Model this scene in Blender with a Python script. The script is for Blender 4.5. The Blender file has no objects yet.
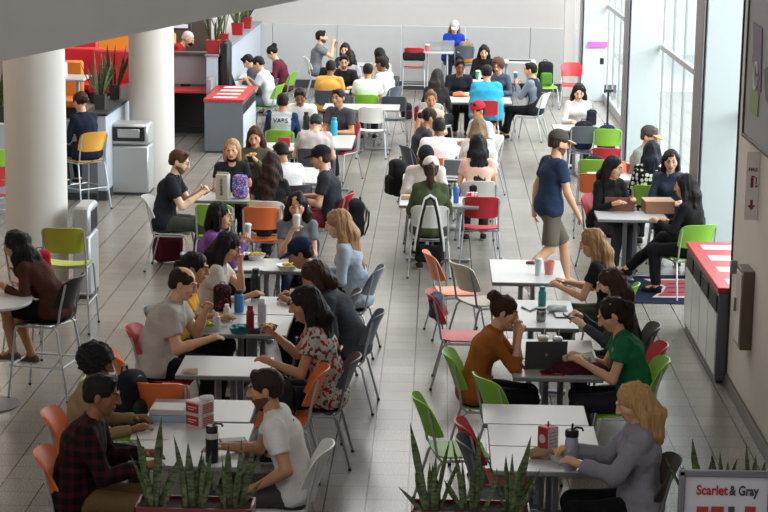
import bpy, bmesh, math, random
import numpy as np
from mathutils import Vector, Matrix
SC = bpy.context.scene
COL = SC.collection
rnd = random.Random(7)
R = math.radians

# ---------------------------------------------------------------- camera
FPX, VPX, VPY, ROLL, CAMH = 1900., 441., -120., R(0.8), 4.5
def unroll(px, py):
    u, v = px-384., 256.-py
    c, s = math.cos(ROLL), math.sin(ROLL)
    return u*c-v*s, u*s+v*c
_u, _v = unroll(VPX, VPY)
PITCH = math.atan(_v/FPX); YAW = math.atan(_u*math.cos(PITCH)/FPX)
FWD = Vector((-math.sin(YAW)*math.cos(PITCH), math.cos(YAW)*math.cos(PITCH), -math.sin(PITCH)))
RIGHT = FWD.cross(Vector((0, 0, 1))).normalized(); UP = RIGHT.cross(FWD)
def ray(px, py):
    a, b = unroll(px, py); return (FWD*FPX+RIGHT*a+UP*b).normalized()
def at(px, py, h=0.):
    """world point at height h that the photograph shows at (px, py)"""
    d = ray(px, py); return Vector((0, 0, CAMH))+d*((h-CAMH)/d.z)
def atY(px, py, Y):
    d = ray(px, py); return Vector((0, 0, CAMH))+d*(Y/d.y)
cam = bpy.data.objects.new('camera', bpy.data.cameras.new('camera')); COL.objects.link(cam)
cx_ = RIGHT*math.cos(ROLL)+UP*math.sin(ROLL); cy_ = UP*math.cos(ROLL)-RIGHT*math.sin(ROLL)
m3 = Matrix((cx_, cy_, -FWD)).transposed()
cam.matrix_world = Matrix.Translation((0, 0, CAMH)) @ m3.to_4x4()
cam.data.sensor_width = 36; cam.data.lens = FPX/768*36; cam.data.clip_end = 200
SC.camera = cam

# ---------------------------------------------------------------- light
w = bpy.data.worlds.new('sky'); SC.world = w; w.use_nodes = True
bg = w.node_tree.nodes['Background']; bg.inputs[0].default_value = (.96, .985, 1, 1); bg.inputs[1].default_value = 1.25
def area(name, loc, sx, sy, power, col, rot=(0, 0, 0), portal=False):
    l = bpy.data.lights.new(name, 'AREA'); l.shape = 'RECTANGLE'; l.size = sx; l.size_y = sy; l.energy = power; l.color = col
    if portal: l.cycles.is_portal = True
    o = bpy.data.objects.new(name, l); COL.objects.link(o); o.location = loc; o.rotation_euler = rot; return o
# daylight comes in through the window wall on the right; the overhead lamps are unseen, added to light the hall
area('window_portal', (3.75, 29.5, 3.0), 6.0, 24, 0, (1, 1, 1), (0, R(90), 0), True)
area('daylight', (6.5, 27.5, 6.0), 7, 33, 7200, (.9, .96, 1), (0, R(66), 0))
area('unseen_lamp', (-.5, 36.0, 7.2), 7, 8, 760, (1, .985, .96))
area('unseen_lamp', (-.8, 27.0, 7.2), 6, 6, 400, (1, .985, .96))
area('unseen_lamp', (-.8, 19.5, 7.2), 5, 4, 45, (1, .97, .93))
area('unseen_lamp', (-8.5, 34.0, 5.2), 4, 8, 200, (1, .9, .8))
area('unseen_lamp', (-6.5, 20.0, 5.4), 3, 5, 110, (1, .80, .62))  # added warm lamp without a fixture, tints the left floor and column
SC.view_settings.view_transform = 'Standard'; SC.view_settings.look = 'None'
SC.view_settings.gamma = 1; SC.view_settings.use_curve_mapping = False
SC.view_settings.exposure = -0.06

# ---------------------------------------------------------------- materials
_m = {}
def srgb(h):
    if isinstance(h, str):
        h = h.lstrip('#'); h = [int(h[i:i+2], 16)/255 for i in (0, 2, 4)]
    return tuple((c/12.92 if c <= .04045 else ((c+.055)/1.055)**2.4) for c in h)+(1,)
def nodes(name):
    m = bpy.data.materials.new(name); m.use_nodes = True
    nt = m.node_tree; return m, nt, nt.nodes['Principled BSDF']
def mat(col, rough=.5, metal=0., bump=0., scale=40., spec=.5, var=.0, name=None):
    k = (col if isinstance(col, str) else tuple(col), rough, metal, bump, scale, spec, var)
    if k in _m: return _m[k]
    m, nt, p = nodes(name or 'plain'); N = nt.nodes; L = nt.links
    p.inputs['Base Color'].default_value = srgb(col); p.inputs['Roughness'].default_value = rough
    p.inputs['Metallic'].default_value = metal; p.inputs['Specular IOR Level'].default_value = spec
    tc = N.new('ShaderNodeTexCoord'); no = N.new('ShaderNodeTexNoise'); no.inputs['Scale'].default_value = scale
    no.inputs['Detail'].default_value = 4; L.new(tc.outputs['Object'], no.inputs['Vector'])
    if var:
        mx = N.new('ShaderNodeMix'); mx.data_type = 'RGBA'; c = srgb(col)
        mx.inputs[6].default_value = tuple(x*(1-var) for x in c[:3])+(1,); mx.inputs[7].default_value = tuple(min(1, x*(1+var)) for x in c[:3])+(1,)
        L.new(no.outputs['Fac'], mx.inputs[0]); L.new(mx.outputs[2], p.inputs['Base Color'])
    if bump:
        b = N.new('ShaderNodeBump'); b.inputs['Strength'].default_value = bump; b.inputs['Distance'].default_value = .01
        L.new(no.outputs['Fac'], b.inputs['Height']); L.new(b.outputs[0], p.inputs['Normal'])
    _m[k] = m; return m
def fabric(col): return mat(col, .9, 0, .35, 60, .2, .10, 'fabric')
def skinm(i): return mat(['e9bfa2', 'd9a684', 'b98563', '8a5a3e', '5d3a28'][i], .5, 0, .05, 30, .35, .05, 'skin')
def hairm(c):
    k = ('hair', c)
    if k in _m: return _m[k]
    m, nt, p = nodes('hair'); N = nt.nodes; L = nt.links
    tc = N.new('ShaderNodeTexCoord'); mp = N.new('ShaderNodeMapping'); mp.inputs['Scale'].default_value = (90, 90, 7)
    no = N.new('ShaderNodeTexNoise'); no.inputs['Scale'].default_value = 1.; no.inputs['Detail'].default_value = 3
    L.new(tc.outputs['Object'], mp.inputs[0]); L.new(mp.outputs[0], no.inputs['Vector'])
    cr = N.new('ShaderNodeMix'); cr.data_type = 'RGBA'; a = srgb(c)
    cr.inputs[6].default_value = tuple(x*.45 for x in a[:3])+(1,); cr.inputs[7].default_value = tuple(min(1, x*1.6) for x in a[:3])+(1,)
    L.new(no.outputs['Fac'], cr.inputs[0]); L.new(cr.outputs[2], p.inputs['Base Color'])
    b = N.new('ShaderNodeBump'); b.inputs['Strength'].default_value = .7; b.inputs['Distance'].default_value = .01
    L.new(no.outputs['Fac'], b.inputs['Height']); L.new(b.outputs[0], p.inputs['Normal'])
    p.inputs['Roughness'].default_value = .6; p.inputs['Specular IOR Level'].default_value = .22
    _m[k] = m; return m
def patterned(kind, c1, c2, c3=None):
    k = ('pat', kind, c1, c2, c3)
    if k in _m: return _m[k]
    m, nt, p = nodes(kind+'_fabric'); N = nt.nodes; L = nt.links
    p.inputs['Roughness'].default_value = .9; p.inputs['Specular IOR Level'].default_value = .2
    tc = N.new('ShaderNodeTexCoord')
    def mix(f, a, b):
        x = N.new('ShaderNodeMix'); x.data_type = 'RGBA'; L.new(f, x.inputs[0])
        for i, v in ((6, a), (7, b)):
            if isinstance(v, tuple): x.inputs[i].default_value = v
            else: L.new(v, x.inputs[i])
        return x.outputs[2]
    def math_(op, a, b):
        x = N.new('ShaderNodeMath'); x.operation = op
        for i, v in ((0, a), (1, b)):
            if isinstance(v, (int, float)): x.inputs[i].default_value = v
            elif v is not None: L.new(v, x.inputs[i])
        return x.outputs[0]
    if kind == 'plaid':
        sp = N.new('ShaderNodeSeparateXYZ'); L.new(tc.outputs['Object'], sp.inputs[0])
        fs = []
        for o in ('Y', 'Z'):
            q = math_('FRACT', math_('MULTIPLY', sp.outputs[o], 13), None)
            fs.append(math_('LESS_THAN', q, .42))
        out = mix(math_('MULTIPLY', math_('ADD', fs[0], fs[1]), .5), srgb(c1), srgb(c2))
    elif kind == 'floral' or kind == 'print':
        v = N.new('ShaderNodeTexNoise'); v.inputs['Scale'].default_value = 26 if kind == 'floral' else 40; L.new(tc.outputs['Object'], v.inputs['Vector'])
        v2 = N.new('ShaderNodeTexNoise'); v2.inputs['Scale'].default_value = 19; L.new(tc.outputs['Object'], v2.inputs['Vector'])
        mp = N.new('ShaderNodeMapping'); mp.inputs['Location'].default_value = (3, 5, 9); L.new(tc.outputs['Object'], mp.inputs[0]); L.new(mp.outputs[0], v2.inputs['Vector'])
        out = mix(math_('GREATER_THAN', v.outputs['Fac'], .55), srgb(c1), srgb(c2))
        out = mix(math_('GREATER_THAN', v2.outputs['Fac'], .58), out, srgb(c3))
    elif kind == 'dots':
        v = N.new('ShaderNodeTexVoronoi'); v.inputs['Scale'].default_value = 17; v.inputs['Randomness'].default_value = .35; L.new(tc.outputs['Object'], v.inputs['Vector'])
        out = mix(math_('LESS_THAN', v.outputs['Distance'], .42), srgb(c1), srgb(c2))
    else:   # stripes
        sp = N.new('ShaderNodeSeparateXYZ'); L.new(tc.outputs['Object'], sp.inputs[0])
        q = math_('FRACT', math_('MULTIPLY', sp.outputs['Z'], 16), None)
        out = mix(math_('LESS_THAN', q, .5), srgb(c1), srgb(c2))
    L.new(out, p.inputs['Base Color']); _m[k] = m; return m

STEEL = mat('8e9094', .35, .75, 0, 30, .5, 0, 'steel')
STEELW = mat('b9bcbf', .4, .5, 0, 31, .5, 0, 'steel')
BLACK = mat('141416', .5, 0, 0, 33, .4, 0, 'black_plastic')
DARK = mat('2b2c30', .6, 0, 0, 33, .4, 0, 'dark_plastic')
WHITE = mat('e6e4e0', .5, 0, 0, 34, .4, 0, 'white_plastic')

# ---------------------------------------------------------------- mesh helpers
class MB:
    def __init__(s): s.v = []; s.f = []; s.m = []; s.sm = []
    def add(s, vs, fs, m=0, smooth=False):
        o = len(s.v); s.v += [tuple(v) for v in vs]
        for f in fs: s.f.append([i+o for i in f]); s.m.append(m); s.sm.append(smooth)
        return s
    def box(s, c, d, b=.0, rz=0., m=0, rot=None):
        x, y, z = d[0]/2, d[1]/2, d[2]/2
        b = min(b, x*.49, y*.49, z*.49)
        M = rot if rot is not None else Matrix.Rotation(rz, 3, 'Z')
        c = Vector(c)
        sg = [(i, j, k) for i in (-1, 1) for j in (-1, 1) for k in (-1, 1)]
        if b <= 0:
            vs = [c+M@Vector((i*x, j*y, k*z)) for i, j, k in sg]
            fs = [(0, 1, 3, 2), (4, 6, 7, 5), (0, 4, 5, 1), (2, 3, 7, 6), (0, 2, 6, 4), (1, 5, 7, 3)]
            return s.add(vs, fs, m)
        vs = []; 
        for i, j, k in sg:
            vs += [c+M@Vector((i*x, j*(y-b), k*(z-b))), c+M@Vector((i*(x-b), j*y, k*(z-b))), c+M@Vector((i*(x-b), j*(y-b), k*z))]
        I = lambda i, j, k, a: ((i > 0)*4+(j > 0)*2+(k > 0))*3+a
        fs = []
        for i in (-1, 1):
            fs.append([I(i, -1, -1, 0), I(i, 1, -1, 0), I(i, 1, 1, 0), I(i, -1, 1, 0)])
            fs.append([I(-1, i, -1, 1), I(1, i, -1, 1), I(1, i, 1, 1), I(-1, i, 1, 1)])
            fs.append([I(-1, -1, i, 2), I(1, -1, i, 2), I(1, 1, i, 2), I(-1, 1, i, 2)])
            for j in (-1, 1):
                fs.append([I(i, j, -1, 0), I(i, j, 1, 0), I(i, j, 1, 1), I(i, j, -1, 1)])
                fs.append([I(i, -1, j, 0), I(i, 1, j, 0), I(i, 1, j, 2), I(i, -1, j, 2)])
                fs.append([I(-1, i, j, 1), I(1, i, j, 1), I(1, i, j, 2), I(-1, i, j, 2)])
        for i, j, k in sg: fs.append([I(i, j, k, 0), I(i, j, k, 1), I(i, j, k, 2)])
        return s.add(vs, fs, m)
    def tube(s, pts, r, n=8, m=0, flat=1., up=(0, 0, 1), caps=True):
        pts = [Vector(p) for p in pts]; k = len(pts)
        rs = r if isinstance(r, (list, tuple)) else [r]*k
        vs = []; fs = []; pu = Vector(up)
        for i, p in enumerate(pts):
            t = (pts[min(i+1, k-1)]-pts[max(i-1, 0)]).normalized()
            a = t.cross(pu)
            if a.length < .05: a = t.cross(Vector((0, 1, 0)) if abs(t.y) < .9 else Vector((1, 0, 0)))
            a.normalize(); b = a.cross(t)
            for q in range(n):
                an = 2*math.pi*q/n; vs.append(p+a*math.cos(an)*rs[i]+b*math.sin(an)*rs[i]*flat)
        for i in range(k-1):
            for q in range(n): fs.append((i*n+q, i*n+(q+1) % n, (i+1)*n+(q+1) % n, (i+1)*n+q))
        if caps: fs.append(list(range(n))[::-1]); fs.append([(k-1)*n+q for q in range(n)])
        return s.add(vs, fs, m, True)
    def lathe(s, prof, c=(0, 0, 0), n=20, m=0, sx=1., sy=1.):
        vs = []; fs = []
        for r, z in prof:
            for q in range(n):
                a = 2*math.pi*q/n; vs.append((c[0]+math.cos(a)*r*sx, c[1]+math.sin(a)*r*sy, c[2]+z))
        k = len(prof)
        for i in range(k-1):
            for q in range(n): fs.append((i*n+q, i*n+(q+1) % n, (i+1)*n+(q+1) % n, (i+1)*n+q))
        fs.append(list(range(n))[::-1]); fs.append([(k-1)*n+q for q in range(n)])
        return s.add(vs, fs, m, True)
    def ell(s, c, r, n=12, m=0, rot=None):
        vs = []; fs = []; k = n//2
        c = Vector(c)
        for i in range(k+1):
            th = math.pi*i/k
            for q in range(n):
                a = 2*math.pi*q/n
                v = Vector((math.sin(th)*math.cos(a)*r[0], math.sin(th)*math.sin(a)*r[1], math.cos(th)*r[2]))
                vs.append(c+(rot@v if rot is not None else v))
        for i in range(k):
            for q in range(n): fs.append((i*n+q, i*n+(q+1) % n, (i+1)*n+(q+1) % n, (i+1)*n+q))
        return s.add(vs, fs, m, True)
    def sheet(s, fn, nu, nv, th, m=0):
        """closed thick sheet: fn(u,v)->(point, normal), u,v in 0..1"""
        vs = []; fs = []
        for side in (0, 1):
            for i in range(nu+1):
                for j in range(nv+1):
                    p, nn = fn(i/nu, j/nv); vs.append(Vector(p)+Vector(nn)*(th/2 if side else -th/2))
        W = nv+1; S = (nu+1)*W
        for i in range(nu):
            for j in range(nv):
                a = i*W+j; fs.append((a, a+1, a+W+1, a+W)); fs.append((S+a, S+a+W, S+a+W+1, S+a+1))
        for i in range(nu):
            for j in (0, nv):
                a = i*W+j; fs.append((a, a+W, S+a+W, S+a))
        for j in range(nv):
            for i in (0, nu):
                a = i*W+j; fs.append((a, a+1, S+a+1, S+a))
        return s.add(vs, fs, m, True)
    def obj(s, name, mats, parent=None, loc=None, rz=0.):
        me = bpy.data.meshes.new(name); me.from_pydata(s.v, [], s.f)
        bm = bmesh.new(); bm.from_mesh(me); bmesh.ops.recalc_face_normals(bm, faces=bm.faces); bm.to_mesh(me); bm.free()
        if not isinstance(mats, (list, tuple)): mats = [mats]
        for x in mats: me.materials.append(x)
        me.polygons.foreach_set('material_index', s.m); me.polygons.foreach_set('use_smooth', s.sm)
        try: me.set_sharp_from_angle(angle=R(40))
        except Exception: pass
        return link(name, me, parent, loc, rz)
def link(name, me, parent=None, loc=None, rz=0.):
    o = bpy.data.objects.new(name, me); COL.objects.link(o)
    if parent: o.parent = parent
    if loc is not None: o.location = loc
    if rz: o.rotation_euler = (0, 0, rz)
    return o
def tag(o, label=None, cat=None, group=None, kind=None):
    if label: o['label'] = label
    if cat: o['category'] = cat
    if group: o['group'] = group
    if kind: o['kind'] = kind
    return o
def thing(name, label, cat, loc=(0, 0, 0), rz=0., group=None):
    o = bpy.data.objects.new(name, None); COL.objects.link(o); o.location = loc; o.rotation_euler = (0, 0, rz)
    o.empty_display_size = .1
    return tag(o, label, cat, group)
def struct(name, mb, m, label=None):
    o = mb.obj(name, m); o['kind'] = 'structure'
    if label: o['label'] = label
    return o
def copy_tree(o, parent=None):
    c = o.copy(); COL.objects.link(c); c.parent = parent
    for ch in KIDS.get(o.name, []) or list(o.children): copy_tree(ch, c)
    return c
KIDS = {}
def kids(o):
    KIDS[o.name] = list(o.children)
    for c in KIDS[o.name]: kids(c)
def textobj(s, size, m, parent=None, loc=(0, 0, 0), rot=(0, 0, 0), name='lettering', depth=.002, align='CENTER', bold=0., fit=None):
    cu = bpy.data.curves.new(name, 'FONT'); cu.body = s; cu.size = size; cu.extrude = depth; cu.align_x = align; cu.align_y = 'CENTER'; cu.offset = bold
    tmp = bpy.data.objects.new(name, cu); COL.objects.link(tmp); bpy.context.view_layer.update()
    me = bpy.data.meshes.new_from_object(tmp.evaluated_get(bpy.context.evaluated_depsgraph_get())); bpy.data.objects.remove(tmp)
    if not me.materials: me.materials.append(m)
    if fit:
        xs = [v.co.x for v in me.vertices]; k = fit/(max(xs)-min(xs)); x0 = min(xs)
        for v in me.vertices: v.co.x = (v.co.x-(x0 if align == 'LEFT' else 0))*k
    o = bpy.data.objects.new(name, me); COL.objects.link(o); o.location = loc; o.rotation_euler = rot
    if parent: o.parent = parent
    return o
# ---------------------------------------------------------------- the setting
def floor_mat():
    m, nt, p = nodes('speckled_tile'); N = nt.nodes; L = nt.links
    ge = N.new('ShaderNodeNewGeometry'); sp = N.new('ShaderNodeSeparateXYZ'); L.new(ge.outputs['Position'], sp.inputs[0])
    def M(op, a, b=None, c=None):
        x = N.new('ShaderNodeMath'); x.operation = op
        for i, v in enumerate((a, b, c)):
            if v is None: continue
            if isinstance(v, (int, float)): x.inputs[i].default_value = v
            else: L.new(v, x.inputs[i])
        return x.outputs[0]
    T = .305
    u = M('DIVIDE', M('SUBTRACT', sp.outputs['X'], .145), T); v = M('DIVIDE', sp.outputs['Y'], T)
    fu = M('ABSOLUTE', M('SUBTRACT', M('FRACT', u), .5)); fv = M('ABSOLUTE', M('SUBTRACT', M('FRACT', v), .5))
    ju = M('GREATER_THAN', fu, .483); jv = M('GREATER_THAN', fv, .484)
    j = M('MAXIMUM', ju, M('MULTIPLY', jv, .45))
    cb = N.new('ShaderNodeCombineXYZ'); L.new(M('FLOOR', u), cb.inputs[0]); L.new(M('FLOOR', v), cb.inputs[1])
    wn = N.new('ShaderNodeTexWhiteNoise'); wn.noise_dimensions = '3D'; L.new(cb.outputs[0], wn.inputs['Vector'])
    n1 = N.new('ShaderNodeTexNoise'); n1.inputs['Scale'].default_value = 110; n1.inputs['Detail'].default_value = 3; L.new(ge.outputs['Position'], n1.inputs['Vector'])
    n2 = N.new('ShaderNodeTexNoise'); n2.inputs['Scale'].default_value = .8; L.new(ge.outputs['Position'], n2.inputs['Vector'])
    cr = N.new('ShaderNodeValToRGB'); L.new(n1.outputs['Fac'], cr.inputs[0])
    e = cr.color_ramp.elements; e[0].position = .33; e[0].color = srgb('544f49'); e[1].position = .62; e[1].color = srgb('aaa39a')
    mx = N.new('ShaderNodeMix'); mx.data_type = 'RGBA'; mx.blend_type = 'MULTIPLY'; mx.inputs[0].default_value = 1
    L.new(cr.outputs[0], mx.inputs[6])
    vv = M('ADD', M('MULTIPLY', wn.outputs['Value'], .12), M('ADD', M('MULTIPLY', n2.outputs['Fac'], .16), .84))
    cc = N.new('ShaderNodeCombineXYZ'); [L.new(vv, cc.inputs[i]) for i in range(3)]
    L.new(cc.outputs[0], mx.inputs[7])
    m2 = N.new('ShaderNodeMix'); m2.data_type = 'RGBA'; L.new(j, m2.inputs[0]); L.new(mx.outputs[2], m2.inputs[6]); m2.inputs[7].default_value = srgb('2a2725')
    L.new(m2.outputs[2], p.inputs['Base Color'])
    L.new(M('ADD', M('MULTIPLY', n2.outputs['Fac'], .14), .17), p.inputs['Roughness'])
    p.inputs['Specular IOR Level'].default_value = .36
    bp = N.new('ShaderNodeBump'); bp.inputs['Strength'].default_value = .25; bp.inputs['Distance'].default_value = .002; bp.invert = True
    L.new(j, bp.inputs['Height']); L.new(bp.outputs[0], p.inputs['Normal'])
    return m
WALLW = mat('cfcbc8', .75, 0, .05, 6, .3, .03, 'painted_wall')
WALLG = mat('adadad', .6, 0, .05, 5, .3, .05, 'grey_panel')
PIER = mat('c3caca', .6, 0, .03, 6, .3, .02, 'white_panel')
BASE = mat('3a3b3d', .5, 0, 0, 6, .4, 0, 'rubber_base')
METAL = mat('8b8487', .4, .6, .05, 12, .5, .08, 'brushed_metal')
SOFF = mat('c0bcb8', .7, 0, .08, 3, .3, .08, 'grey_plaster')
LAM = mat('7f8185', .5, 0, .03, 8, .4, .04, 'grey_laminate')
LAMW = mat('b4bac2', .45, 0, .03, 8, .4, .04, 'pale_laminate')
REDL = mat('b3242c', .4, 0, .02, 8, .5, .04, 'red_laminate')
struct('floor', MB().box((-3, 24, -.05), (22, 36, .1)), floor_mat())
struct('ceiling', MB().box((-3, 24, 7.6), (22, 36, .2)), WALLW)
b = MB().box((-.6, 41.6, 4.44), (9.4, .2, 6.12)); struct('wall_back', b, mat('b3afac', .75, 0, .05, 6, .3, .03, 'painted_wall'))
b = MB()
for i in range(6): b.box((-4.3+1.4*i, 41.56, .69), (1.39, .24, 1.38), .006)
struct('trim_1', b, WALLG, 'grey panelled lower part of the back wall')
struct('baseboard_back', MB().box((-.6, 41.42, .09), (9.0, .04, .18)), BASE)
struct('wall_back_left', MB().box((-9.4, 41.6, 3.75), (8.2, .2, 7.5)), mat('c9a083', .8, 0, .05, 5, .3, .05, 'tan_wall'))
struct('trim_2', MB().box((-4.72, 41.46, 2.4), (.75, .06, 4.8), .01), mat('e4e2e2', .7, 0, 0, 5, .3, 0, 'white_panel'), 'white wall panel behind the red pots')
struct('wall_left', MB().box((-13.4, 24, 3.75), (.2, 36, 7.5)), mat('a59486', .8, 0, .05, 5, .3, .05, 'tan_wall'))
struct('wall_front', MB().box((-3, 6.1, 3.75), (22, .2, 7.5)).v and MB().box((-3, -2, 3.75), (22, .2, 7.5)), mat('6d6865', .8, 0, .05, 5, .3, .05, 'dark_wall'))
# the near right wall, its metal base, and its end
struct('wall_right', MB().box((3.05, 11.0, 3.75), (.7, 11.9, 7.5), .01), mat('e2dad0', .7, 0, .04, 4, .3, .05, 'taupe_wall'))
struct('baseboard_right', MB().box((2.685, 11.0, .06), (.035, 11.9, .12), .006), mat('57504c', .4, .4, 0, 6, .4, 0, 'dark_base'))
struct('trim_3', MB().tube([(2.695, 16.93, .01), (2.695, 16.93, 7)], .012, 8), mat('2e2b2a', .5, 0, 0, 4, .3, 0, 'dark_edge'), 'dark corner bead on the end of the near right wall')
# piers of the window wall: white face, metal edge
XP, XW = 2.985, 3.44
PY = [21.5, 30.0, 39.7]
for i, y in enumerate(PY):
    struct('pillar_%d' % (i+1), MB().box(((XP+XW)/2+.04, y+.3, 3.75), (XW-XP+.02, .6, 7.5), .01), PIER)
    struct('trim_%d' % (i+4), MB().box((XP-.004, y+.30, 3.75), (.02, .64, 7.5), .006), METAL, 'brushed metal edge of a white window pier')
struct('pillar_4', MB().box((2.78, 40.6, 3.75), (.22, .3, 7.5), .01), mat('eceae8', .6, 0, 0, 6, .3, 0, 'white_panel'))
# windows between the piers
def glassm():
    m, nt, p = nodes('window_glass'); N = nt.nodes; L = nt.links
    N.remove(p); o = N['Material Output']; t = N.new('ShaderNodeBsdfTransparent'); t.inputs[0].default_value = (.93, .965, .97, 1)
    g = N.new('ShaderNodeBsdfGlossy'); g.inputs['Roughness'].default_value = .05; g.inputs[0].default_value = (.9, .95, .95, 1)
    x = N.new('ShaderNodeMixShader'); x.inputs[0].default_value = .1
    L.new(t.outputs[0], x.inputs[1]); L.new(g.outputs[0], x.inputs[2]); L.new(x.outputs[0], o.inputs[0]); return m
GLASS = glassm()
FRAME = mat('a5a6a8', .4, .4, 0, 9, .5, 0, 'window_metal')
spans = [(17.0, 21.5), (22.1, 30.0), (30.6, 39.7)]
TR = atY(661.7, 47.5, 29.9).z
for i, (y0, y1) in enumerate(spans):
    n = max(2, round((y1-y0)/1.35)); b = MB()
    b.box((XW+.1, (y0+y1)/2, 3.75), (.012, y1-y0, 7.3), m=1)
    for k in range(n+1): b.box((XW+.1, y0+(y1-y0)*k/n, 3.75), (.035, .02, 7.4), .004)
    b.box((XW+.08, (y0+y1)/2, TR), (.06, y1-y0, .09), .01)
    b.box((XW+.08, (y0+y1)/2, .09), (.1, y1-y0, .18), .01); b.box((XW+.08, (y0+y1)/2, 7.35), (.1, y1-y0, .1), .01)
    w_ = struct('window_%d' % (i+1), b, [FRAME, GLASS])
struct('ground', MB().box((24, 24, -.3), (38, 60, .1)), mat('dcdedd', .9, 0, .1, 2, .2, .04, 'paving'))
# pink sign on the far pier
p_ = atY(597.5, 44.5, 39.66)
tag(MB().box((0, 0, 0), (.42, .015, .115), .004).obj('pink_sign', mat('d868c8', .5, 0, 0, 3, .3, 0, 'pink_sign'), loc=p_), 'small magenta strip sign on the far grey white pier', 'sign')
p_ = atY(613, 61, 39.8)
tag(MB().box((0, 0, 0), (.08, .03, .13), .01).obj('wall_reader', BLACK, loc=(3.35, 38.9, atY(613.5, 61, 39).z)), 'small black reader box on the far window frame', 'reader')
# columns
for i, (px, py, d) in enumerate(((39, 292, .66), (152.5, 184, .66))):
    p = at(px, py); n = 32
    struct('column_%d' % (i+1), MB().lathe([(d/2, 0), (d/2, 7.5)], (p.x, p.y, 0), 48), mat('d9d2cb', .55, 0, .03, 5, .4, .03, 'painted_column'))
# sloped soffit of the stair that crosses the top left
Ys = 14.0
a = atY(-60, 74, Ys); c = atY(330, -6, Ys)
b = MB()
vs = []
for yy in (Ys, Ys+1.9):
    vs += [(a.x, yy, a.z), (c.x, yy, c.z), (c.x, yy, c.z+2.3), (a.x, yy, a.z+2.3)]
b.add(vs, [(0, 1, 2, 3), (4, 5, 6, 7), (0, 1, 5, 4), (1, 2, 6, 5), (2, 3, 7, 6), (3, 0, 4, 7)])
struct('stair_soffit', b, SOFF, 'sloping grey underside of a stair at the top left')
b = MB()
# half walls
def half_wall(name, x, y0, y1, h, t=.16, body=LAMW, cap=LAM, label=None, capm=None):
    b = MB(); b.box((x-t/2, (y0+y1)/2, h/2), (t, y1-y0, h), .004); b.box((x-t/2, (y0+y1)/2, h+.02), (t+.05, y1-y0+.04, .04), .006, m=1)
    b.box((x-t/2, (y0+y1)/2, .07), (t+.01, y1-y0+.01, .14), .004, m=2)
    return struct(name, b, [body, cap, BASE], label)
half_wall('partition_1', -3.86, 33.3, 41.4, 1.4, .2, mat('b0b6bf', .5, 0, .03, 8, .4, .05, 'pale_laminate'), label='pale grey half wall that carries the red pots')
half_wall('partition_2', -4.62, 26.3, 33.2, 1.2, .3, LAMW, DARK, label='pale grey half wall that carries the dark pots')
struct('partition_3', MB().box((-5.05, 26.35, .56), (.62, .12, 1.12), .006).box((-5.05, 26.3, .06), (.6, .02, .1), m=1), [mat('6f7378', .5, 0, .03, 8, .4, .04, 'grey_laminate'), BASE], 'dark grey end panel of the half wall beside the bin')
# half wall at the bottom of the picture that carries the foreground planters
b = MB().box((-.2, 10.35, .33), (9, .4, .66), .01).box((-.2, 10.35, .68), (9.04, .46, .04), .006, m=1)
struct('partition_4', b, [LAMW, LAM], 'low half wall under the foreground planters')
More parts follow.
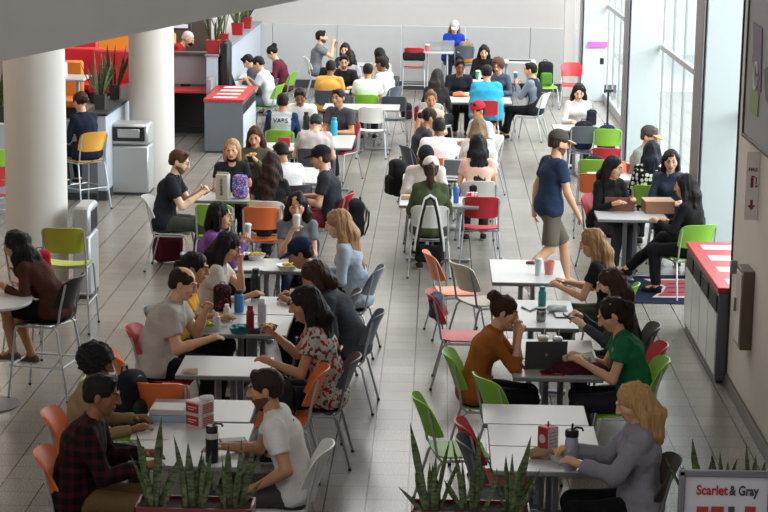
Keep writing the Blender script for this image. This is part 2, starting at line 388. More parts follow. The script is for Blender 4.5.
# ---------------------------------------------------------------- smooth bodies from blended limbs
class Field:
    def __init__(s, lo, hi, h):
        s.h = h; s.lo = np.array(lo, float)-2*h; s.n = np.ceil((np.array(hi)-s.lo)/h).astype(int)+3
        s.ax = [s.lo[i]+np.arange(s.n[i])*h for i in range(3)]
        s.v = np.full(tuple(s.n), 1.0, np.float32)
    def sub(s, lo, hi):
        i0 = np.clip(np.floor((np.array(lo)-s.lo)/s.h).astype(int), 0, s.n); i1 = np.clip(np.ceil((np.array(hi)-s.lo)/s.h).astype(int)+1, 0, s.n)
        if (i1 <= i0).any(): return None
        sl = tuple(slice(a, b) for a, b in zip(i0, i1))
        x, y, z = s.ax[0][sl[0]][:, None, None], s.ax[1][sl[1]][None, :, None], s.ax[2][sl[2]][None, None, :]
        return sl, x, y, z
    def put(s, sl, d, k, op='u'):
        a = s.v[sl]
        if op == 'u':
            if k > 0: q = np.maximum(k-np.abs(a-d), 0)/k; s.v[sl] = np.minimum(a, d)-q*q*k/4
            else: s.v[sl] = np.minimum(a, d)
        else:
            if k > 0: q = np.maximum(k-np.abs(a+d), 0)/k; s.v[sl] = np.maximum(a, -d)+q*q*k/4
            else: s.v[sl] = np.maximum(a, -d)
    def cone(s, a, b, ra, rb, k=.02, q=1., cuts=(), op='u', qz=1.):
        a = np.array(a, float); b = np.array(b, float); r = max(ra, rb)+k+2.5*s.h
        pad = np.array([r/q, r, r/qz]); w = s.sub(np.minimum(a, b)-pad, np.maximum(a, b)+pad)
        if w is None: return
        sl, x, y, z = w; cx = (a[0]+b[0])/2*0+a[0]
        S = np.array([q, 1, qz]); aa = a*S; bb = b*S; x = x*q; z = z*qz; ba = bb-aa; L = ba@ba+1e-9
        t = np.clip(((x-aa[0])*ba[0]+(y-aa[1])*ba[1]+(z-aa[2])*ba[2])/L, 0, 1)
        d = np.sqrt((x-aa[0]-t*ba[0])**2+(y-aa[1]-t*ba[1])**2+(z-aa[2]-t*ba[2])**2)-(ra+(rb-ra)*t)
        for p, n in cuts:
            d = np.maximum(d, (x/q-p[0])*n[0]+(y-p[1])*n[1]+(z/qz-p[2])*n[2])
        s.put(sl, d, k, op)
    def ell(s, c, r, M=None, k=.02, op='u', noise=None, cuts=()):
        c = np.array(c, float); r = np.array(r, float); R_ = r.max()+k+2.5*s.h
        w = s.sub(c-R_, c+R_)
        if w is None: return
        sl, x, y, z = w; X, Y, Z = x-c[0], y-c[1], z-c[2]
        if M is None: M = np.eye(3)
        U = [M[0, i]*X+M[1, i]*Y+M[2, i]*Z for i in range(3)]   # columns of M are local axes
        g = np.sqrt((U[0]/r[0])**2+(U[1]/r[1])**2+(U[2]/r[2])**2)
        d = (g-1)*r.min()*.5+(g-1)*g/np.sqrt((U[0]/r[0]**2)**2+(U[1]/r[1]**2)**2+(U[2]/r[2]**2)**2+1e-9)*.5
        for p, n in cuts: d = np.maximum(d, (U[0]-p[0])*n[0]+(U[1]-p[1])*n[1]+(U[2]-p[2])*n[2])
        s.put(sl, d, k, op)
    def noise(s, amp, fr, seed=0, stretch=(1, 1, 1)):
        r = np.random.RandomState(seed); x, y, z = s.ax[0][:, None, None], s.ax[1][None, :, None], s.ax[2][None, None, :]
        acc = 0
        for i in range(5):
            d = r.normal(size=3); d /= np.linalg.norm(d); d = d*np.array(stretch); f = fr*(.6+.9*r.rand())
            acc = acc+np.sin((x*d[0]+y*d[1]+z*d[2])*f+r.rand()*6.3)
        s.v = (s.v+amp*acc/2.2).astype(np.float32)
    def mesh(s):
        v = s.v; h = s.h; n = v.shape; g = (v < 0)
        c = np.zeros((n[0]-1, n[1]-1, n[2]-1), np.int8)
        for i in (0, 1):
            for j in (0, 1):
                for k in (0, 1): c += g[i:n[0]-1+i, j:n[1]-1+j, k:n[2]-1+k]
        msk = (c > 0) & (c < 8); ids = np.argwhere(msk); N = len(ids)
        if N == 0: return np.zeros((0, 3)), np.zeros((0, 4), int)
        idx = np.full(msk.shape, -1, np.int64); idx[msk] = np.arange(N)
        cv = {(i, j, k): v[ids[:, 0]+i, ids[:, 1]+j, ids[:, 2]+k] for i in (0, 1) for j in (0, 1) for k in (0, 1)}
        pos = np.zeros((N, 3)); cnt = np.zeros(N)
        for a in cv:
            for ax in range(3):
                if a[ax]: continue
                b = list(a); b[ax] = 1; b = tuple(b); va, vb = cv[a], cv[b]; cr = (va < 0) != (vb < 0)
                t = np.where(cr, va/np.where(cr, va-vb, 1), 0)
                e = np.tile(np.array(a, float), (N, 1)); e[:, ax] += t; pos += e*cr[:, None]; cnt += cr
        P = s.lo+(ids+pos/cnt[:, None])*h
        F = []
        for ax in range(3):
            sa = [slice(None)]*3; sb = [slice(None)]*3; sa[ax] = slice(0, -1); sb[ax] = slice(1, None)
            A, B = g[tuple(sa)], g[tuple(sb)]; u, w = (ax+1) % 3, (ax+2) % 3
            e = np.argwhere(A != B); e = e[(e[:, u] > 0) & (e[:, w] > 0) & (e[:, u] < n[u]-1) & (e[:, w] < n[w]-1)]
            if not len(e): continue
            def at_(du, dw):
                q = e.copy(); q[:, u] -= du; q[:, w] -= dw; return idx[q[:, 0], q[:, 1], q[:, 2]]
            Q = np.stack([at_(0, 0), at_(1, 0), at_(1, 1), at_(0, 1)], 1)
            fl = ~A[e[:, 0], e[:, 1], e[:, 2]]
            Q[fl] = Q[fl][:, ::-1]
            F.append(Q)
        F = np.concatenate(F) if F else np.zeros((0, 4), int)
        F = F[(F >= 0).all(1)]
        return P, F[:, ::-1] if False else F
def fastmesh(name, V, F, mats, mi=None, extra=None, smooth=True):
    """V,F quads as arrays; extra = list of (verts, faces, material) from MB"""
    nv = len(V); fl = F.reshape(-1).tolist(); st = (np.arange(len(F))*4).tolist(); tot = [4]*len(F); m = list(mi) if mi is not None else [0]*len(F)
    V = V.tolist()
    if extra is not None:
        o = len(V); V += [tuple(p) for p in extra.v]
        for f, q in zip(extra.f, extra.m): st.append(len(fl)); tot.append(len(f)); fl += [i+o for i in f]; m.append(q)
    me = bpy.data.meshes.new(name); me.vertices.add(len(V)); me.vertices.foreach_set('co', np.array(V, np.float32).ravel())
    me.loops.add(len(fl)); me.loops.foreach_set('vertex_index', fl)
    me.polygons.add(len(st)); me.polygons.foreach_set('loop_start', st)
    try: me.polygons.foreach_set('loop_total', tot)
    except Exception: pass
    for x in (mats if isinstance(mats, (list, tuple)) else [mats]): me.materials.append(x)
    me.polygons.foreach_set('material_index', m); me.polygons.foreach_set('use_smooth', [smooth]*len(st))
    me.update(calc_edges=True); return me
# head template: face +Y, up Z, centre of the skull at the origin
def head_template(h, fem):
    f = Field((-.1, -.12, -.14), (.1, .13, .13), h)
    f.ell((0, -.012, .030), (.076, .096, .088), k=0)
    f.ell((0, .022, -.030), (.060 if fem else .064, .070, .080), k=.03)
    f.ell((0, .060, -.088), (.020 if fem else .027, .024, .022), k=.035)
    for x in (-1, 1):
        f.ell((x*.045, .055, -.02), (.022, .022, .024), k=.02)
        f.ell((x*.031, .104, .012), (.019, .020, .013), k=.018, op='s')
        f.ell((x*.031, .077, .012), (.015, .014, .011), k=.006)
        f.ell((x*.080, -.008, -.008), (.008, .020, .032), k=.008)
        f.cone((x*.012, .098, .034), (x*.045, .088, .036), .006, .005, k=.012)
    f.cone((0, .094, .022), (0, .116, -.022), .009, .012, k=.014)
    f.ell((0, .100, -.026), (.018, .012, .009), k=.012)
    f.ell((0, .088, -.054), (.025, .013, .008), k=.008); f.ell((0, .086, -.066), (.021, .012, .008), k=.008)
    V, F = f.mesh(); C = V[F].mean(1); x, y, z = np.abs(C[:, 0]), C[:, 1], C[:, 2]; m = np.zeros(len(F), int)
    m[(x < .024) & (z > -.072) & (z < -.049) & (y > .082)] = 1
    ey = ((x-.031)/.012)**2+((z-.012)/.0045)**2 < 1; m[ey & (y > .07)] = 2
    m[(((x-.031)**2+(z-.012)**2) < .0075**2) & (y > .07)] = 3
    m[(z > .031) & (z < .0385) & (x > .014) & (x < .044) & (y > .06)] = 4
    brd = (((z < -.038) & (y > -.01) & (m != 1)) | ((z > -.05) & (z < -.040) & (x < .026) & (y > .085) & (m != 1))) & (x+np.maximum(z+.05, 0)*1.2 > .0) & (z > -.15)
    brd &= ~((z > -.05) & (x > .028) & (x < .055) & (y > .05))
    return V, F, m, brd
HT = {(q, fem): head_template(q, fem) for q in (.0055, .009) for fem in (0, 1)}
def rotm(pitch, yaw, roll=0.):
    """columns = head axes in body space. pitch>0 looks down, yaw>0 looks to the figure's right"""
    return np.array(Matrix.Rotation(-yaw, 3, 'Z') @ Matrix.Rotation(-pitch, 3, 'X') @ Matrix.Rotation(roll, 3, 'Y'))
def ik(S, T, l1, l2, pole):
    S, T, pole = np.array(S, float), np.array(T, float), np.array(pole, float); d = T-S; D = np.linalg.norm(d)
    if D > (l1+l2)*.985: T = S+d/D*(l1+l2)*.985; d = T-S; D = np.linalg.norm(d)
    D = max(D, abs(l1-l2)+.02); u = d/np.linalg.norm(d); a = (l1*l1-l2*l2+D*D)/(2*D); h = math.sqrt(max(l1*l1-a*a, 0))
    p = pole-(pole@u)*u; p /= np.linalg.norm(p)+1e-9
    return S+u*a+p*h, T
def nrm(v): v = np.array(v, float); return v/(np.linalg.norm(v)+1e-9)
def shoe_mesh(col, sole):
    k = ('shoe', col, sole)
    if k in _m: return _m[k]
    f = Field((-.07, -.09, -.01), (.07, .22, .13), .0095)
    f.cone((0, -.035, .035), (0, .13, .03), .034, .032, k=0); f.cone((0, -.02, .06), (0, .02, .075), .036, .036, k=.03); f.cone((0, .05, .045), (0, .13, .028), .034, .03, k=.02)
    sl, x, y, z = f.sub((-1, -1, -1), (1, 1, 1)); f.v[sl] = np.maximum(f.v[sl], -z)
    V, F = f.mesh(); C = V[F].mean(1); me = fastmesh('shoe', V, F, [fabric(col), mat(sole, .6)], (C[:, 2] < .022).astype(int)); _m[k] = me; return me
def hand(mb, wr, d, n, side, curl=.7, m=0, s=1.):
    """five fingers: wr wrist, d direction of the hand, n palm normal, side +1 right"""
    d = nrm(d); n = nrm(np.array(n)-(np.array(n)@d)*d); x = np.cross(d, n)*side   # towards the thumb
    x = nrm(x); L = [.070, .078, .073, .058]
    k0 = np.array(wr)+d*.085*s
    for i in range(4):
        off = (.027-.018*i)*s; p = k0+x*off-d*.004*abs(i-1.2)*s; c = curl*.45; pts = [p-d*.02, p]; r = [.0088*s, .0088*s]; dd = d.copy()
        for j, fr in enumerate((.45, .32, .23)):
            a = c*(1.0 if j == 0 else 1.25); dd = nrm(dd*math.cos(a)+n*math.sin(a)*1.0)
            p = p+dd*L[i]*fr*s; pts.append(p); r.append((.0085-.0011*j)*s)
        mb.tube(pts, r, 6, m, up=tuple(x))
    p = np.array(wr)+d*.028*s+x*.024*s; dd = nrm(d*.65+x*.75+n*.25); pts = [p]; r = [.012*s]
    for j, fr in enumerate((.036, .028)):
        p = p+dd*fr*s; pts.append(p); r.append((.0105-.002*j)*s); dd = nrm(dd+d*.5+n*.25*curl)
    mb.tube(pts, r, 6, m, up=(0, 0, 1))
FIG = []
def blend(a, b, t):
    return ''.join('%02x' % int(int(a[i:i+2], 16)*(1-t)+int(b[i:i+2], 16)*t) for i in (0, 2, 4))
def figure(label, loc_px=None, ang=0., seat=.45, s=1.03, fem=0, lean=12, curve=16, pitch=12, yaw=0, skin=1, hair=('short', '1d1714'), hl=.22,
           top='333333', sleeve='tee', bot='1d1e22', shorts=0, shoe=('2a2a2c', 'd8d6d2'), rh=None, lh=None, rc=.7, lc=.7, cap=None, capb=0, beard=0, mask=0, glasses=0,
           fat=1., res=None, feet=(.40, .36), chair=None, hood=None, twist=0, hx=0, extra=None, world=None, knees=None, neck=0, group='diners seated in the food court', pose=None, legs=True, chx=0, chrot=0):
    if pose is None: lean *= .55; curve *= .85
    sh = (.155 if fem else .178)*s; zh = seat+.10*s; A = lambda L: np.array([0, math.sin(R(L)), math.cos(R(L))])
    P0 = np.array([0, 0, zh]); P1 = P0+A(lean*.6)*.17*s; P2 = P1+A(lean+curve*.5)*.19*s; P3 = P2+A(lean+curve)*.145*s
    nk = A(lean*.5+curve*.6+pitch*.35); HC = P3+nk*.175*s+np.array([hx, 0, 0]); hm = rotm(R(pitch), R(yaw)); hs = 1.06*s
    HCx = HC+hm@np.array([0, .012, .0])
    if pose == 'stand': pass
    # where does it stand
    if world is None:
        g = at(loc_px[0], loc_px[1], HCx[2]); ca, sa = math.cos(R(ang)), math.sin(R(ang))
        wx, wy = g.x-(HCx[0]*ca+HCx[1]*sa), g.y-(-HCx[0]*sa+HCx[1]*ca)
    else: wx, wy = world
    dist = wy
    h = res or (.0125 if dist < 19 else .015 if dist < 26 else .018)
    hq = .0055 if dist < 21 else .009
    up = nrm(P3-P2)
    SH = {1: P3-up*.045*s+np.array([sh-.01, 0, 0]), -1: P3-up*.045*s+np.array([-sh+.01, 0, 0])}
    tab = .77 if seat < .6 else .97
    T = {1: np.array(rh if rh is not None else (.13, .40, tab)), -1: np.array(lh if lh is not None else (-.15, .38, tab))}
    for k_ in T:
        if T[k_] is not None and isinstance(T[k_], np.ndarray): T[k_] = T[k_].astype(float)
    EL, WR, HD = {}, {}, {}
    for q in (1, -1):
        pole = (q*.45, -.35, -1.); e, t = ik(SH[q], T[q], .285*s, .25*s, pole); EL[q] = e; WR[q] = t; HD[q] = nrm(nrm(t-e)+np.array([-q*.25, .1, 0]))
    af = (.86 if fem else 1.)*s*math.sqrt(fat)
    HIP = {q: np.array([q*.092*s, 0, zh-.015]) for q in (1, -1)}; KN, AN, TOE = {}, {}, {}
    for i, q in enumerate((1, -1)):
        if pose == 'stand':
            KN[q], AN[q], TOE[q] = [np.array(v) for v in legs[i]]
        else:
            kn = np.array([q*.12, .44*s, seat+.055]) if knees is None else np.array(knees[i], float)
            fy = feet[i]; an = np.array([q*.115, fy, .085 if seat < .6 else .36]) if not isinstance(fy, tuple) else np.array(fy)
            kn, an = ik(HIP[q], an, .44*s, .43*s, kn-HIP[q]+np.array([0, .3, .3])) if knees is None else (kn, an)
            KN[q], AN[q], TOE[q] = kn, an, nrm([q*.12, 1, 0])
    allp = np.array([P0, P3, HC, *SH.values(), *EL.values(), *WR.values(), *KN.values(), *AN.values()])
    lo = allp.min(0)-.2; hi = allp.max(0)+.22
    def torso(f, o, k=.03, cuts=(), o0=0.):
        q = .66 if not fem else .70; fb = fat
        f.cone(P0-up*0, P0+A(lean*.3)*.05, (.118 if fem else .112)*s*fb+o+o0, .108*s*fb+o+o0, k, q=.62, cuts=cuts)
        f.cone(P0, P1, .108*s*fb+o+o0, (.088 if fem else .096)*s*fb*fb+o, k, q=q, cuts=cuts)
        f.cone(P1, P2, (.088 if fem else .096)*s*fb*fb+o, (.102 if fem else .112)*s*fb+o, k, q=q, cuts=cuts)
        f.cone(P2, P3-up*.055*s, (.102 if fem else .112)*s*fb+o, .075*s+o, k, q=.62, cuts=cuts)
        if fem:
            for x in (-1, 1): f.ell(P2+np.array([x*.07*s, .075*s, -.02]), np.array([.055, .05, .055])*s+o, k=.04)
        for x in (-1, 1): f.cone(P3-up*.03*s+np.array([x*.03, 0, 0]), SH[x], .052*s+o, (.056*af+o), .04, cuts=cuts)
    f = Field(lo, hi, h); torso(f, 0)
    f.cone(P3-nk*.05, P3+nk*.10*s, .060*s if not fem else .052*s, .052*s if not fem else .046*s, .03); f.cone(P3+nk*.05*s, HC-nk*.03, .052*s*(.9 if fem else 1), .05*s, .01)
    hd = MB()
    for q in (1, -1):
        f.cone(SH[q], EL[q], .051*af, .039*af, .02); f.cone(EL[q], EL[q]*.6+WR[q]*.4, .041*af, .038*af, .015); f.cone(EL[q]*.6+WR[q]*.4, WR[q], .038*af, .026*af, .015)
        dd = HD[q]; f.cone(WR[q], WR[q]+dd*.075, .024*s, .03*s, .012, qz=1.)
        if legs:
            f.cone(HIP[q], KN[q], .080*s, .056*s, .03); f.cone(KN[q], KN[q]*.6+AN[q]*.4, .055*s, .052*s, .02); f.cone(KN[q]*.6+AN[q]*.4, AN[q], .052*s, .034*s, .02)
            f.cone(AN[q], AN[q]+TOE[q]*.10+np.array([0, 0, -.035]), .034, .028, .02)
        nrmP = np.array([-q*.35, .1, -1.]) if T[q][2] < tab+.15 else np.array([-q*1., .25, 0.])
        hand(hd, WR[q], dd, nrmP, q, (rc if q > 0 else lc), 0, s)
    V, F = f.mesh()
    hV, hF, hM, hB = HT[(hq, 1 if fem else 0)]; hM = hM.copy()
    if beard: hM[hB & (hM == 0)] = 5
    hv = (hV*hs)@hm.T+HC
    V2 = np.concatenate([V, hv]); F2 = np.concatenate([F, hF+len(V)]); mi = np.concatenate([np.zeros(len(F), int), hM])
    sk = skinm(skin); lip = mat(['c4736a', 'b0604f', '8d5348', '5f3030', '3d2220'][skin], .4)
    me = fastmesh('person', V2, F2, [sk, lip, mat('a38d82', .4), mat('2a1b14', .3), mat(hair[1], .8, spec=.2), mat(blend(['e9bfa2', 'd9a684', 'b98563', '8a5a3e', '5d3a28'][skin], hair[1], .62), .8, spec=.2)], mi, hd)
    root = link('person', me, None, (wx, wy, 0), R(-ang)); tag(root, label, 'person', group)
    # --- shirt
    o = .011 if sleeve != 'loose' else .018
    if top:
        f = Field(lo, hi, h)
        if sleeve == 'hoodie': o = .024
        torso(f, o, cuts=[(P0+A(lean)*-.075, -A(lean*.3))], o0=.016)
        f.cone(P3-nk*.03, P3+nk*(.035+(.02 if hood else 0))*s, .066*s+(.0 if fem else .006), .058*s+(.012 if hood else 0), .02, cuts=[(P3+nk*.045*s, nk)])
        for q in (1, -1):
            S_, E_, W_ = SH[q], EL[q], WR[q]
            if sleeve == 'none': continue
            if sleeve in ('tee', 'loose'):
                t = .62 if not fem else .5; cp = S_+(E_-S_)*t; u = nrm(E_-S_); f.cone(S_, E_, .054*af+o+.004, .050*af+o+.006, .02, cuts=[(cp, u)])
            else:
                f.cone(S_, E_, .053*af+o, .043*af+o, .02); u = nrm(W_-E_); cp = E_+(W_-E_)*(.93 if sleeve != 'push' else .4)
                f.cone(E_, W_, .043*af+o, .031*af+o, .015, cuts=[(cp, u)])
        f.noise(.0042, 46, len(FIG), (1, 1, .6)); f.noise(.0016, 120, len(FIG)+9, (.6, .6, 1.6))
        f.cone(P3, P3+nk*.14*s, .050*s if fem else .054*s, .056*s, .004, op='s')
        if fem and sleeve == 'tee': f.ell(P3+nk*.02+np.array([0, .06, 0]), (.05, .04, .05), k=.01, op='s')
        V, F = f.mesh(); mt = top if not isinstance(top, str) else fabric(top)
        mi = None; mts = [mt]
        if extra and 'sleeves' in extra:
            C = V[F].mean(1); dS = np.minimum(np.linalg.norm(C-(SH[1]+EL[1])/2-0, axis=1), np.linalg.norm(C-(SH[-1]+EL[-1])/2, axis=1))
            mi = ((np.abs(C[:, 0]) > sh-.035) & (dS < .26)).astype(int) | ((np.abs(C[:, 0]) > sh*.6) & (C[:, 1] > P2[1]+.16)).astype(int); mts = [mt, fabric(extra['sleeves'])]
        sm = link('shirt', fastmesh('shirt', V, F, mts, mi), root)
        if hood:
            f = Field(P3-.22, P3+.22, .012); f.cone(P3+np.array([-.06, -.055, .0])*s, P3+np.array([.06, -.055, .0])*s, .05, .05, .02); f.cone(P3+np.array([-.07, -.02, .02])*s, P3+np.array([-.05, .04, -.02])*s, .03, .02, .02); f.cone(P3+np.array([.07, -.02, .02])*s, P3+np.array([.05, .04, -.02])*s, .03, .02, .02)
            f.cone(P3, P3+nk*.14*s, .055*s, .06*s, .01, op='s'); f.noise(.003, 60, 3); V, F = f.mesh(); link('hood', fastmesh('hood', V, F, fabric(hood)), root)
    # --- trousers or shorts
    if legs:
        f = Field(lo, hi, h); o = .012
        f.cone(P0-np.array([0, 0, .01]), P0+A(lean*.5)*.06, .116*s*fat+o, .104*s*fat+o, .03, q=.62, cuts=[(P0+A(lean*.5)*.075, A(lean*.5))])
        for q in (1, -1):
            if shorts:
                cp = HIP[q]+(KN[q]-HIP[q])*(.82 if pose is None else .93); u = nrm(KN[q]-HIP[q]); f.cone(HIP[q], KN[q], .083*s+o, .075*s+o, .03, cuts=[(cp, u)])
            else:
                f.cone(HIP[q], KN[q], .082*s+o, .060*s+o, .03); u = nrm(AN[q]-KN[q]); cp = AN[q]-u*.02; f.cone(KN[q], AN[q], .058*s+o, .044*s+o, .02, cuts=[(cp, u)])
        f.noise(.004, 42, len(FIG)+50, (1, 1, .7)); V, F = f.mesh(); link('shorts' if shorts else 'trousers', fastmesh('trousers', V, F, fabric(bot)), root)
        for q in (1, -1):
            an = AN[q]; sm = link('shoe', shoe_mesh(*shoe), root, (an[0], an[1], max(an[2]-.083, 0.) if pose == 'stand' or seat > .6 else max(an[2]-.083, 0)))
            sm.rotation_euler = (0 if pose != 'stand' else TOE[q][2]*-1., 0, -math.atan2(TOE[q][0], TOE[q][1]))
            if pose == 'stand': sm.rotation_euler = (math.atan2(TOE[q][2], math.hypot(TOE[q][0], TOE[q][1])), 0, -math.atan2(TOE[q][0], TOE[q][1]))
    # --- hair
    st, hc = hair; hh = .0085 if dist < 20 else .011 if dist < 28 else .014
    Hp = lambda x, y, z: HC+hm@(np.array([x, y, z])*hs)
    if st != 'none':
        L_ = hl if st in ('long', 'pony', 'wavy') else .05
        f = Field(HC-np.array([.24, .26, .14+L_+.12]), HC+np.array([.24, .24, .26]), hh)
        vol = {'short': .003, 'bald': .001, 'curly': .026, 'puff': .008, 'crop': .001}.get(st, .006)
        f.ell(Hp(0, -.014, .034), np.array([.080+vol, .100+vol, .088+vol])*hs, hm, k=0)
        if st in ('short', 'crop', 'bald'):
            f.ell(Hp(0, -.045, -.01), np.array([.074, .062, .070])*hs, hm, k=.01)
            if st == 'short': f.cone(Hp(-.04, .05, .1), Hp(.04, .05, .1), .024*hs, .022*hs, .02)
        # cut the face free
        f.ell(Hp(0, .125, -.032), np.array([.080 if st in ('short', 'crop', 'bald') else .069, .100, .122])*hs, hm, k=.008, op='s')
        if st in ('short', 'crop', 'bald'):
            f.ell(Hp(0, .02, -.11), np.array([.12, .085, .10])*hs, hm, k=.008, op='s'); f.ell(Hp(0, -.05, -.14), np.array([.13, .12, .085])*hs, hm, k=.008, op='s')
            if st == 'bald': f.ell(Hp(0, .055, .13), np.array([.07, .13, .055])*hs, hm, k=.01, op='s')
        if st in ('long', 'wavy'):
            w_ = .012 if st == 'wavy' else 0
            for x in (-1, 1):
                a = Hp(x*.062, -.015, .03); b = Hp(x*.084, -.02, -.09); c = b+np.array([x*.012, -.02, -.12]); e = c+np.array([x*.01, -.015, -hl+.02])
                f.cone(a, b, .036*hs, .034*hs+w_, .02); f.cone(b, c, .034*hs+w_, .036*hs+w_, .02); f.cone(c, e, .036*hs+w_, .018, .02)
            a = Hp(0, -.05, .0); b = Hp(0, -.09, -.12); c = np.array([HC[0], min(P3[1]-.085, b[1]), P3[2]-.04]); e = c+np.array([0, -.02, -hl])-0*up
            bk = P2+(P2-P3)*.2+np.array([0, -.15, 0]); e[1] = min(c[1]+.0, bk[1]+.02) if hl > .12 else e[1]
            f.cone(a, b, .068*hs, .062*hs+w_, .03, q=.85); f.cone(b, c, .062*hs+w_, .058*hs+w_, .03, q=.7); f.cone(c, e, .055*hs+w_, .032, .03, q=.55)
            f.ell(Hp(0, .125, -.06), np.array([.060, .085, .125])*hs, hm, k=.01, op='s')
        if st == 'bun': f.ell(Hp(0, -.105, .085), np.array([.05, .05, .048])*hs, k=.01)
        if st == 'lowbun': f.ell(Hp(0, -.125, -.01), np.array([.042, .042, .04])*hs, k=.01)
        if st == 'puff': f.ell(Hp(0, -.03, .165), np.array([.088, .086, .075])*hs, k=.01)
        if st == 'bob':
            for x in (-1, 1): f.cone(Hp(x*.066, -.01, .02), Hp(x*.078, -.0, -.10), .036*hs, .03*hs, .02)
            f.cone(Hp(0, -.06, .0), Hp(0, -.075, -.11), .066*hs, .06*hs, .02, q=.85); f.ell(Hp(0, .125, -.06), np.array([.056, .085, .125])*hs, hm, k=.01, op='s')
        if st == 'pony':
            a = Hp(0, -.10, .04); b = a+np.array([0, -.06, -.03]); c = b+np.array([0, -.0, -.14]); e = c+np.array([0, .01, -hl+.05])
            f.cone(a, b, .03, .036, .01); f.cone(b, c, .038, .042, .02); f.cone(c, e, .04, .015, .02); f.ell(Hp(0, -.05, -.03), np.array([.07, .055, .07])*hs, hm, k=.01)
        if st in ('curly', 'puff'): f.noise(.009, 150, 5)
        elif st == 'wavy': f.noise(.008, 70, 5, (1, 1, .6)); f.noise(.003, 240, 6, (1, 1, .15))
        elif st in ('short', 'crop', 'bald'): f.noise(.0025, 170, 7)
        else: f.noise(.0038, 230, 8, (1, 1, .12)); f.noise(.004, 60, 9, (1, 1, .3))
        V, F = f.mesh()
        if len(F): link('hair', fastmesh('hair', V, F, hairm(hc)), root)
    nb = extra and 'nobrim' in extra
    if cap:
        f = Field(HC-.2, HC+.24, .0075); f.ell(Hp(0, -.012, .045), np.array([.091, .111, .098])*hs, hm, k=0, cuts=[((0, 0, -.012), (0, 0, -1))])
        V, F = f.mesh(); cp = link('cap', fastmesh('cap', V, F, fabric(cap)), root)
        g = -1 if capb else 1; f = Field(HC-.24, HC+.26, .0065); M = hm@np.array(Matrix.Rotation(R(-8*g), 3, 'X'))
        f.ell(Hp(0, g*.105, .042), np.array([.078, .085, .014])*hs, M, k=0); V, F = f.mesh()
        if not nb: link('cap_brim', fastmesh('cap_brim', V, F, fabric(extra['brim'] if extra and 'brim' in extra else cap)), cp)
    if glasses or (extra and 'topglasses' in extra):
        b = MB(); dz = 0 if glasses else .085; dy = 0 if glasses else -.03
        for x in (-1, 1):
            pts = [Hp(x*.031+math.cos(t)*.021, .100+dy, .012+dz+math.sin(t)*.017) for t in np.linspace(0, 2*math.pi, 13)]; b.tube(pts, .0022, 5)
            b.tube([Hp(x*.052, .098+dy, .016+dz), Hp(x*.080, .06+dy, .016+dz), Hp(x*.086, -.01+dy, .01+dz)], .002, 5)
        b.tube([Hp(-.011, .102+dy, .014+dz), Hp(.011, .102+dy, .014+dz)], .002, 5); b.obj('glasses', BLACK, root)
    if mask:
        f = Field(HC-.16, HC+.16, .0065); f.ell(Hp(0, .06-.028*(mask-1), -.05-(mask-1)*.055), np.array([.056, .062, .045 if mask == 1 else .028])*hs, hm, k=0); V, F = f.mesh()
        link('face_mask', fastmesh('face_mask', V, F, fabric('17181b')), root)
    info = dict(root=root, x=wx, y=wy, ang=ang, P0=P0, P1=P1, P2=P2, P3=P3, HC=HC, WR=WR, EL=EL, SH=SH, HD=HD, KN=KN, s=s, seat=seat)
    FIG.append(info)
    return info
def wpt(i, p):
    a = R(i['ang']); return Vector((i['x']+p[0]*math.cos(a)+p[1]*math.sin(a), i['y']-p[0]*math.sin(a)+p[1]*math.cos(a), p[2]))
